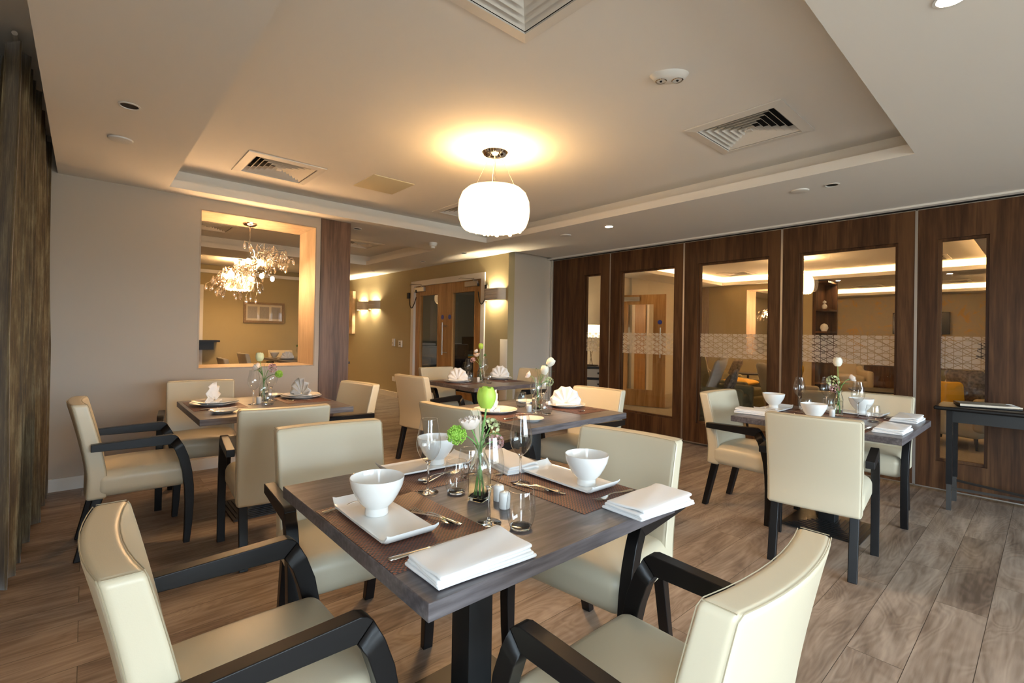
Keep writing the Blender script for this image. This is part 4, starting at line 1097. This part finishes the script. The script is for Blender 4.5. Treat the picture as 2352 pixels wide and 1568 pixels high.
# ------------------------------------------------------------------ vases and flowers
def mk_vase():
    def sq(x, y, z, a):
        k = max(0, min(1, (.125-z)/.03)); m = max(abs(math.cos(a)), abs(math.sin(a))); f = 1+(.82/m-1)*k*.9
        return (x*f, y*f, z)
    b = MB(); P = [(.0001, 0), (.030, 0), (.033, .003), (.034, .01), (.034, .10), (.032, .115), (.024, .14), (.017, .155), (.0165, .17), (.022, .182), (.0235, .185), (.0215, .185), (.0145, .17), (.015, .155), (.0215, .139), (.0295, .115), (.0315, .10), (.0315, .016), (.028, .012), (.0001, .012)]
    b.lathe(P, 40, fn=sq); return single('glass_vase', b, 'vaseglass', 'vase', ang=50)
VS = Kind(mk_vase)
def petal(b, R0, H, W, curl, rot, tilt, bulge=1.0, c=(0, 0, 0), ruffle=0, pointed=.5, nu=6, nv=8):
    """one petal of a cup shaped flower around +Z"""
    vs = []
    for j in range(nv+1):
        v = j/nv; rad = R0*bulge*math.sin(PI*(.17+(.42+.3*curl)*v))**.75
        w_ = W*max(.02, (math.sin(PI*(.08+.84*v)))**pointed)
        for i in range(nu+1):
            u = -1+2*i/nu; ang = u*w_
            rr = rad*(1-.10*u*u)+ruffle*math.sin(u*7+rot*5)*v
            z = H*v-ruffle*.8*math.cos(u*5+rot*3)*v*v
            x, y = rr*math.cos(ang), rr*math.sin(ang)
            x += tilt*v*v*R0
            ca, sa = math.cos(rot), math.sin(rot)
            vs.append((c[0]+x*ca-y*sa, c[1]+x*sa+y*ca, c[2]+z))
    fs = [(j*(nu+1)+i, j*(nu+1)+i+1, (j+1)*(nu+1)+i+1, (j+1)*(nu+1)+i) for j in range(nv) for i in range(nu)]
    b.add(vs, fs)
def tulip_mb(H=.066, R0=.029):
    b = MB()
    for k in range(3): petal(b, R0*.92, H*.98, 1.15, .72, k*2*PI/3+.5, .0, pointed=.42)
    for k in range(3): petal(b, R0*1.04, H*.94, 1.2, .60, k*2*PI/3+.5+PI/3, .05, pointed=.42)
    return b
def rose_mb(R0=.029):
    b = MB()
    for l in range(5):
        rr = R0*(.28+.19*l); n = 3 if l < 2 else 5
        for k in range(n): petal(b, rr, R0*(1.45-.10*l), .95 if n == 3 else .72, (.9, .75, .55, .30, .05)[l], k*2*PI/n+l*.7, .05*l, ruffle=.0007*l, pointed=.35, c=(0, 0, .001*l))
    return b
def ball_mb(R0=.03, seed=1):
    b = MB(); rnd = random.Random(seed)
    for k in range(430):
        v = Vector((rnd.gauss(0, 1), rnd.gauss(0, 1), rnd.gauss(0, 1))).normalized()
        rr = R0*(.80+.2*rnd.random())*(1+.15*math.sin(v.x*4)); b.ico(v*rr, rnd.uniform(.0020, .0034), 1)
    b.ico((0, 0, 0), R0*.74, 2); return b
def cluster_mb(seed=2, R0=.026):
    b = MB(); rnd = random.Random(seed)
    for k in range(13):
        v = Vector((rnd.uniform(-1, 1), rnd.uniform(-1, 1), rnd.uniform(-.5, 1))).normalized()*R0; q = MB()
        for j in range(4): petal(q, .013, .004, .62, 0, j*PI/2, .5, c=(0, 0, 0), ruffle=.001, pointed=.4, nu=3, nv=4)
        q.xf(Matrix.Translation(v) @ v.to_track_quat('Z', 'Y').to_matrix().to_4x4()); b.add(q.v, q.f)
    return b
def stem_pts(base, tip, bend, n=9):
    base, tip = Vector(base), Vector(tip); return [base.lerp(tip, i/(n-1))+Vector(bend)*math.sin(PI*i/(n-1)) for i in range(n)]
BLOOM = {}
def flower(kind, matn, label, vase, tip, group, scale=1, name='tulip', leaf=None, lean=None, thick=.0022):
    """stem from inside the vase to the tip, bloom on the end; vase=(x,y)"""
    t = thing(name, label, 'flower', (vase[0], vase[1], TZ+.014), 0, group)
    tp = Vector(tip); off = Vector((tp.x, tp.y, 0)); base = off*(-.35) if off.length > .02 else Vector((.008, -.006, 0))
    if base.length > .018: base = base.normalized()*.018
    neck = Vector((off.x*.10, off.y*.10, .155))
    if Vector((neck.x, neck.y)).length > .008: q = Vector((neck.x, neck.y, 0)).normalized()*.008; neck = Vector((q.x, q.y, .155))
    pts = [base, base.lerp(neck, .5), neck]; d = tp-neck
    for i in range(1, 7):
        u = i/6; pts.append(neck+Vector((d.x*u**1.25, d.y*u**1.25, d.z*(u if off.length < .05 else math.sin(u*PI/2)**.9))))
    b = MB(); b.tube(pts, thick, 7); obj('stem', b, 'stem', t)
    key = (kind, matn)
    if key not in BLOOM:
        BLOOM[key] = {'tulip': tulip_mb, 'rose': rose_mb, 'ball': ball_mb, 'cluster': cluster_mb}[kind]()
        o = obj('bloom', BLOOM[key], matn, t, ang=60); BLOOM[key] = o
    else: o = BLOOM[key].copy(); COL.objects.link(o); o.parent = t
    o.location = pts[-1]-Vector((0, 0, .002)); o.scale = (scale,)*3
    dr = (pts[-1]-pts[-2]).normalized(); up = Vector((0, 0, 1)).lerp(dr, .75 if lean is None else lean).normalized()
    o.rotation_mode = 'QUATERNION'; o.rotation_quaternion = up.to_track_quat('Z', 'Y')
    if leaf:
        b = MB(); vs = []; n = 12; L0 = Vector(pts[3]); Ld = Vector(leaf)
        side = Ld.cross(Vector((0, 0, 1))).normalized()
        for i in range(n+1):
            u = i/n; c = L0+Vector((Ld.x*u, Ld.y*u, Ld.z*math.sin(u*PI*.72)/math.sin(PI*.5)))
            w_ = .010*math.sin(PI*(.08+.92*u))**.7
            for s in (-1, 0, 1): vs.append(c+side*w_*s+Vector((0, 0, .003*abs(s))))
        fs = [(i*3+k, i*3+k+1, (i+1)*3+k+1, (i+1)*3+k) for i in range(n) for k in range(2)]
        b.add(vs, fs); obj('leaf', b, 'leaf', t, ang=80, solid=.0008)
    return t
def grass(label, vase, tips, group):
    t = thing('grass_blades', label, 'foliage', (vase[0], vase[1], TZ+.014), 0, group)
    for tp in tips:
        tp = Vector(tp); b = MB(); pts = [Vector((-.006, .004, .0)), Vector((tp.x*.05, tp.y*.05, .15))]
        for i in range(1, 8): u = i/7; pts.append(Vector((tp.x*u**1.4, tp.y*u**1.4, .15+(tp.z-.15)*math.sin(u*PI/2))))
        b.tube(pts, [.0013*(1-.8*i/(len(pts)-1)) for i in range(len(pts))], 5); obj('blade', b, 'leaf', t)
# view axes help: right in the photo = +(.665,.747), away = (-.747,.665)
def V(r, a, z): return (r*.665-a*.747, r*.747+a*.665, z)
v = (-1.255, .985)
VS.place((*v, TZ), R(20), 'square shouldered glass vase on the nearest table', 'glass flower vases')
flower('tulip', 'tulip', 'large lime green tulip standing tallest on the nearest table', v, V(.018, 0, .292), None, 1.08, 'tulip', lean=.1, leaf=V(.065, -.02, .03), thick=.0032)
flower('rose', 'rose', 'blush white rose to the left of the lime tulip', v, V(-.030, -.01, .222), None, 1.08, 'rose', lean=.4)
flower('ball', 'snowball', 'lime blossom ball at the far left of the nearest bouquet', v, V(-.078, -.01, .205), None, 1.0, 'guelder_rose', lean=.7)
flower('cluster', 'hellg', 'pale green hydrangea head right of the rose in the nearest bouquet', v, V(.032, .02, .225), None, .95, 'hydrangea')
flower('cluster', 'hella', 'small pink hydrangea head low on the right of the nearest bouquet', v, V(.052, .01, .178), None, .8, 'hydrangea')
grass('thin grass blades rising beside the lime tulip', v, [V(-.015, 0, .29), V(.02, -.03, .27), V(.01, .03, .25)], None)
v = (-3.965, 1.02)
VS.place((*v, TZ), R(0), 'glass vase on the table below the opening', 'glass flower vases')
flower('tulip', 'tulip_pale', 'cream tulip standing against the lit timber sill of the opening', v, V(-.035, 0, .30), None, 1.0, 'tulip', leaf=V(-.07, 0, .05), lean=.1)
flower('rose', 'rose', 'pale rose under the cream tulip by the opening', v, V(-.05, .02, .24), None, .95, 'rose')
flower('cluster', 'hella', 'dusky pink hydrangea head on the table below the opening', v, V(.06, .0, .25), None, 1.0, 'hydrangea')
flower('ball', 'snowball', 'lime blossom ball at right on the table below the opening', v, V(.115, -.01, .205), None, .9, 'guelder_rose')
grass('dark grass blades crossing the sill of the opening', v, [V(-.15, 0, .30), V(.05, 0, .30), V(.0, .02, .29)], None)
v = (-2.47, 2.455)
VS.place((*v, TZ), R(0), 'glass vase on the middle table', 'glass flower vases')
flower('tulip', 'tulip_white', 'uppermost white tulip on the middle table', v, V(.07, 0, .315), None, 1.0, 'tulip', lean=.6)
flower('tulip', 'tulip_white', 'white tulip just below the uppermost one on the middle table', v, V(.045, .0, .25), None, 1.0, 'tulip', leaf=V(-.03, 0, .12), lean=.3)
flower('rose', 'rose', 'blush rose at the left of the middle table bouquet', v, V(-.055, .0, .235), None, .8, 'rose')
flower('cluster', 'hellg', 'cream green hydrangea head at right on the middle table', v, V(.08, -.01, .20), None, 1.0, 'hydrangea')
grass('thin grass blades in the middle table bouquet', v, [V(.03, 0, .33), V(.12, 0, .27)], None)
v = (-4.38, 3.42)
VS.place((*v, TZ), R(0), 'glass vase on the far table', 'glass flower vases')
flower('tulip', 'tulip', 'lime tulip standing before the double doors', v, V(.0, 0, .36), None, 1.0, 'tulip', lean=.1)
flower('rose', 'peach', 'peach rose below the lime tulip on the far table', v, V(-.04, -.01, .27), None, 1.05, 'rose')
flower('rose', 'rose', 'blush rose tucked behind the peach rose on the far table', v, V(-.045, .03, .32), None, .8, 'rose')
flower('cluster', 'hella', 'brown pink hydrangea head at left on the far table', v, V(-.09, 0, .23), None, .9, 'hydrangea')
flower('ball', 'leaf', 'dark green seed head on the right of the far table bouquet', v, V(.05, 0, .29), None, .5, 'seed_head')
v = (-1.03, 4.12)
VS.place((*v, TZ), R(10), 'glass vase on the partition table', 'glass flower vases')
flower('tulip', 'tulip_white', 'white tulip standing tallest on the partition table', v, V(-.01, 0, .345), None, 1.0, 'tulip', lean=.1, leaf=V(.08, 0, .03))
flower('cluster', 'hellg', 'pale green hydrangea head on the partition table', v, V(-.05, -.01, .235), None, 1.25, 'hydrangea')
flower('cluster', 'hella', 'pink hydrangea head low on the partition table', v, V(-.045, -.02, .185), None, .9, 'hydrangea')
flower('rose', 'rose', 'ragged white rose at right on the partition table', v, V(.08, 0, .25), None, .8, 'rose')

# ------------------------------------------------------------------ console table by the partition
t = thing('console_table', 'dark wooden console table standing in front of the partition at right', 'table', (.17, 5.18, 0))
b = MB(); b.rbox((0, 0, .785), (1.56, .44, .03), .013, 3); obj('tabletop', b, 'black', t, wn=True)
b = MB(); b.box(-.68, .68, -.165, -.145, .68, .77); b.box(-.68, .68, .145, .165, .68, .77); b.box(-.68, -.66, -.145, .145, .68, .77); b.box(.66, .68, -.145, .145, .68, .77); obj('apron', b, 'iron', t, smooth=False)
for sx in (-1, 1):
    for sy in (-1, 1):
        b = MB(); b.box(sx*.69-.018, sx*.69+.018, sy*.16-.018, sy*.16+.018, .20, .768); lg = obj('leg', b, 'black', t, smooth=False)
        b = MB(); b.box(sx*.69-.014, sx*.69+.014, sy*.16-.014, sy*.16+.014, 0, .20); obj('metal_foot', b, 'gunmetal', lg, smooth=False)
b = MB(); b.tube([(-.69, -.16, .17), (0, 0, .15), (.69, .16, .17)], .011, 6); b.tube([(-.69, .16, .17), (0, 0, .15), (.69, -.16, .17)], .011, 6); obj('cross_stretcher', b, 'gunmetal', t)
t = thing('serving_tray', 'shallow tray standing on the dark console table', 'tray', (-.33, 5.20, .80), R(15))
b = MB(); b.rbox((0, 0, .006), (.34, .24, .010), .003, 1); obj('tray_base', b, 'black', t)
b = MB(); b.box(-.17, .17, -.12, -.112, .010, .026); b.box(-.17, .17, .112, .12, .010, .026); b.box(-.17, -.162, -.112, .112, .010, .026); b.box(.162, .17, -.112, .112, .010, .026); obj('tray_rim', b, 'chrome', t, smooth=False)

# ------------------------------------------------------------------ annex furniture (seen through the opening)
TB.place((-9.90, 3.12, 0), R(0), 'annex dining table, left of the two glimpsed above the timber sill', gt)
TB.place((-8.93, 3.12, 0), R(0), 'annex dining table, right of the two glimpsed above the timber sill', gt)
for x, y, a, lab in ((-9.72, 2.40, 4, 'armchair in the annex on the near side of its table'), (-10.66, 3.12, -90, 'armchair in the annex against the far wall end of its table'), (-8.16, 1.79, 0, 'armchair top peeping over the timber sill at left')):
    CH.place((x, y, 0), R(a), lab, gc)
BW.place((-10.1, 2.78, TZ), 0, 'white footed bowl on the annex table', gb)
CP.place((-9.65, 2.88, TZ), 0, 'white charger plate on the annex table', gp)
FN_.place((-9.65, 2.88, TZ+.005), R(60), 'white fan folded napkin on the annex table', gf)
for k, (x, y) in enumerate(((-9.45, 3.02), (-9.2, 3.0))): WG.place((x, y, TZ), 0, 'wine glass on the annex table, %s one' % ('left' if k == 0 else 'right'), gw)
v = (-9.5, 3.14); VS.place((*v, TZ), 0, 'glass vase on the annex table', 'glass flower vases')
flower('tulip', 'tulip', 'yellow green tulip on the annex table seen through the opening', v, V(-.02, 0, .36), None, 1.0, 'tulip', lean=.1)
flower('rose', 'peach', 'peach rose on the annex table', v, V(.05, 0, .28), None, 1.0, 'rose')
flower('ball', 'leaf', 'dark green seed head at left on the annex table', v, V(-.13, 0, .24), None, .7, 'seed_head')

# ------------------------------------------------------------------ lounge furniture
def armchair(label, loc, rz, mat, high=.95, wing=False, cat='armchair'):
    t = thing('lounge_armchair', label, cat, loc, rz, None)
    b = MB(); b.rbox((0, .02, .27), (.74, .70, .26), .05, 3, 2); obj('seat_base', b, mat, t, ang=60)
    b = MB(); b.rbox((0, .06, .43), (.56, .58, .14), .05, 4, 3, lambda p: (p.x, p.y, p.z+.02*(1-(p.x/.28)**2)*(1 if p.z > 0 else 0))); obj('seat_cushion', b, mat, t, ang=60)
    hh = high-.30
    b = MB(); b.rbox((0, -.29, .30+hh/2), (.70, .15, hh), .06, 4, 6, lambda p: (p.x*(1-.12*max(0, p.z/hh+.1)), p.y-.14*max(0, (p.z/hh+.5))+.10*abs(p.x/.35)**2*(1 if wing else .3), p.z-.05*(p.x/.35)**2*(1 if p.z > 0 else 0))); obj('backrest', b, mat, t, ang=60)
    for s in (-1, 1):
        b = MB(); b.rbox((s*.36, .03, .42), (.13, .70, .40), .045, 3, 4, lambda p: (p.x, p.y, p.z+(.22*max(0, (-p.y-.15)/.2)**1.3 if p.z > 0 else 0)*(1 if wing else .5))); obj('armrest', b, mat, t, ang=60)
        for y in (-.27, .30): b = MB(); b.tube([(s*.31, y, .15), (s*.33, y*1.05, 0)], [.022, .014], 8); obj('leg', b, 'black', t)
    return t
def cushion(label, loc, rot, mat, sz=.42):
    b = MB(); b.rbox((0, 0, 0), (sz, .16, sz), .075, 5, 5, lambda p: (p.x*(1+.12*(abs(p.z)/sz*2)**2), p.y*(1-.75*max(abs(p.x), abs(p.z))/sz*2*.9), p.z*(1+.12*(abs(p.x)/sz*2)**2)))
    o = obj('cushion', b, mat, ang=80); o.location = loc; o.rotation_euler = tuple(R(a) for a in rot); return tag(o, label, 'cushion')
armchair('tall olive wing armchair close behind the third panel, seen from its side', (-3.12, 6.72, .004), R(-78), 'olive', 1.08, True)
cushion('silver grey cushion leaning in the tall wing armchair', (-3.16, 6.70, .76), (-18, 0, -78), 'greyc', .46)
cushion('brown patterned cushion in front of the silver grey one', (-2.96, 6.72, .68), (-22, 0, -70), 'pattern', .38)
armchair('sand coloured buttoned wing armchair behind the third panel', (-4.05, 8.75, .004), R(-65), 'sand', 1.12, True)
cushion('pale silver cushion in the sand wing armchair', (-4.02, 8.76, .80), (-18, 0, -60), 'greyc', .46)
cushion('dark patterned cushion in the sand wing armchair', (-3.82, 8.82, .72), (-22, 0, -50), 'pattern', .40)
armchair('low olive armchair with yellow seat beyond the third panel', (-3.40, 8.0, .004), R(-100), 'olive', .72)
cushion('mustard cushion lying on the low olive armchair', (-3.37, 7.97, .585), (90, 0, 0), 'yellow', .44)
armchair('sand armchair with a yellow cushion behind the fourth panel', (-2.38, 7.45, .004), R(-60), 'sand', .95, True)
cushion('yellow cushion in the sand armchair behind the fourth panel', (-2.40, 7.46, .72), (-15, 0, -60), 'yellow', .44)
armchair('sand armchair with yellow seat cushion behind the fifth panel', (-.78, 8.35, .004), R(160), 'sand', .86)
cushion('yellow cushion in the armchair behind the narrow fifth pane', (-.90, 8.22, .60), (-15, 0, 160), 'yellow', .40)
cushion('brown patterned cushion behind the narrow fifth pane', (-.72, 8.42, .74), (-15, 0, 160), 'pattern', .40)
armchair('second sand armchair deep in the lounge beyond the pendant', (-3.1, 12.9, .004), R(-150), 'sand', .9)
armchair('olive armchair at the far end of the lounge', (-1.2, 11.0, .004), R(180), 'olive', .8)
def side_table(label, loc, r, h, mat='black'):
    t = thing('side_table', label, 'table', loc); b = MB(); b.lathe([(.0001, h-.025), (r-.01, h-.025), (r, h-.018), (r, h-.004), (r-.005, h), (.0001, h)], 36); obj('tabletop', b, mat, t)
    b = MB(); b.lathe([(.0001, 0), (r*.6, 0), (r*.6, .012), (.03, .03), (.022, .06), (.02, h-.025)], 24); obj('pedestal', b, 'black', t)
side_table('small dark round side table against the lounge divider wall', (-4.02, 9.9, .004), .24, .60)
side_table('low round coffee table in the lounge before the fourth panel', (-2.0, 10.3, .004), .42, .44)
side_table('small dark side table near the walnut shelf unit', (-3.35, 14.2, .004), .22, .60)
side_table('dark side table close behind the fourth panel', (-1.62, 6.5, .004), .26, .52)
# walnut shelf unit with ornaments
t = thing('shelf_unit', 'tall walnut shelf unit with open niches in the lounge', 'shelf unit', (-3.22, LY, 0))
b = MB(); b.box(-.01, .05, -.05, .62, 0, HC); b.box(.05, .26, .56, .62, 0, HC); obj('carcass', b, 'walnut', t, smooth=False)
for z in (.4, 1.43, 1.88, 2.44): obj('shelf', MB().box(.05, .26, -.05, .56, z, z+.035), 'walnut', t, smooth=False)
for z, r_, lab, zz in ((1.465, .075, 'white rounded ornament on the lower niche of the shelf unit', 0), (1.915, .05, 'white stacked ornament on the upper niche of the shelf unit', 1)):
    b = MB(); b.lathe([(.0001, 0), (r_*.6, 0), (r_, r_*.9), (r_*.8, r_*1.7), (r_*.25, r_*2.1), (.0001, r_*2.15)], 24)
    if zz: b.lathe([(.0001, r_*2.1), (r_*.6, r_*2.4), (r_*.7, r_*3), (.0001, r_*3.6)], 24)
    o = obj('ornament', b, 'china', ang=60); o.location = (-3.06, LY+.10, z); tag(o, lab, 'ornament')
# television and cabinet on the far wall
t = thing('television', 'flat black television on the gold wallpaper wall', 'television', (-2.25, 16.12, 1.76)); b = MB(); b.rbox((0, 0, 0), (1.14, .05, .56), .01, 2); obj('screen', b, 'screen', t, wn=True)
b = MB(); b.box(-.15, .15, .02, .04, -.1, .1); obj('wall_bracket', b, 'black', t, smooth=False)
t = thing('sideboard', 'dark walnut sideboard below the television', 'sideboard', (-2.5, 15.9, .004)); b = MB(); b.box(-.85, .85, -.22, .22, .06, .62); obj('body', b, 'walnut', t, smooth=False)
for k in range(3): dd = obj('door', MB().box(-.83+k*.56, -.29+k*.56, -.24, -.221, .09, .59), 'walnut', t, smooth=False); q = MB(); q.ico((-.33+k*.56, -.25, .36), .012, 1); obj('knob', q, 'satin', dd)
# open oak door leaf in the lounge
t = thing('oak_door_leaf', 'oak door with long glass pane standing open in the lounge', 'door', (-5.46, 7.58, .012), math.atan2(.26, .80))
W4, H4 = .86, 2.06; b = MB(); b.box(0, .16, 0, .045, 0, H4); b.box(W4-.22, W4, 0, .045, 0, H4); b.box(.16, W4-.22, 0, .045, 0, .30); b.box(.16, W4-.22, 0, .045, 1.88, H4); obj('leaf', b, 'oak', t, smooth=False)
obj('glass_pane', MB().box(.16, W4-.22, .02, .025, .30, 1.88), 'pane', t, smooth=False)
b = MB(); b.lathe([(0, 0), (.04, 0), (.04, .003), (0, .003)], 24); b.xf(Matrix.Translation((W4-.10, -.001, 1.55)) @ Matrix.Rotation(PI/2, 4, 'X')); obj('safety_sign', b, 'blue', t)
b = MB(); b.rbox((.22, -.03, 1.98), (.34, .05, .08), .008, 2); obj('door_closer', b, 'satin', t)
b = MB(); b.tube([(.04, -.04, 1.97), (.07, -.05, 1.8), (.02, -.05, 1.68), (-.05, -.04, 1.66)], .008, 6); obj('cable', b, 'rubber', t)
b = MB(); b.tube([(W4-.08, -.05, .9), (W4-.08, -.05, 1.45)], .012, 8); obj('handle', b, 'satin', t)
# lounge entrance walls left of the door, white frame right of it
b = MB(); b.box(-5.82, -5.80, 5.62, 8.4, 0, 2.95); struct('wall_lounge_corner', b, 'wall_pale')
b = MB(); b.box(-5.74, -5.70, 8.0+.35, 8.45, 0, 2.15); b.box(-5.74, -5.70, 8.9, 8.98, 0, 2.15); b.box(-5.74, -5.70, 8.45, 8.9, 2.07, 2.15); o = struct('door_3', b, 'white'); struct('leaf', MB().box(-5.745, -5.72, 8.45, 8.9, 0, 2.07), 'oak', o)
# chest with table lamp, behind the first panel
t = thing('drawer_chest', 'cream fronted chest of drawers on dark legs behind the narrow first pane', 'chest of drawers', (-5.42, 6.72, .004), R(40))
b = MB(); b.box(-.30, .30, -.2, .2, .73, .76); b.box(-.30, -.27, -.2, .2, 0, .73); b.box(.27, .30, -.2, .2, 0, .73); b.box(-.27, .27, .18, .2, .16, .73)
for z in (.16, .35, .54): b.box(-.27, .27, -.19, .18, z, z+.02)
obj('frame', b, 'black', t, smooth=False)
for z in (.19, .38, .57): dr = obj('drawer', MB().box(-.262, .262, -.2, .16, z, z+.145), 'wall_pale', t, smooth=False); q = MB(); q.rbox((.12, -.21, z+.075), (.035, .02, .03), .004, 2); q.rbox((-.12, -.21, z+.075), (.035, .02, .03), .004, 2); obj('knob', q, 'black', dr)
t = thing('table_lamp', 'table lamp with branching metal stem and glowing cream shade on the chest', 'lamp', (-5.42, 6.72, .765))
b = MB(); b.rbox((0, 0, .01), (.2, .12, .02), .004, 2); obj('base', b, 'black', t)
b = MB(); b.tube([(.02, 0, .02), (-.02, 0, .18), (-.05, .01, .34), (0, 0, .5)], .007, 6); b.tube([(-.04, 0, .02), (.0, 0, .2), (.05, .0, .33), (.04, 0, .42)], .005, 6); b.tube([(0, 0, .22), (-.08, .02, .32)], .004, 5); obj('branch_stem', b, 'chrome', t)
b = MB(); b.lathe([(.17, .50), (.17, .72), (.166, .72), (.166, .50)], 40); obj('lamp_shade', b, 'shade', t, ang=60)
b = MB(); b.ico((0, 0, .60), .03, 2); obj('bulb', b, 'down', t)

t = thing('table_lamp', 'dark shaded table lamp at the right edge of the narrow fifth pane', 'lamp', (-.80, 12.9, .604))
b = MB(); b.lathe([(.0001, 0), (.09, 0), (.09, .02), (.03, .05), (.05, .15), (.03, .30), (.012, .33), (.012, .45)], 24); obj('base', b, 'chrome', t)
b = MB(); b.lathe([(.17, .38), (.14, .68), (.137, .68), (.167, .38)], 32); obj('lamp_shade', b, 'black', t, ang=60)
b = MB(); b.ico((0, 0, .52), .03, 2); obj('bulb', b, 'down', t)
side_table('dark side table carrying the dark shaded lamp', (-.80, 12.9, .004), .26, .60)
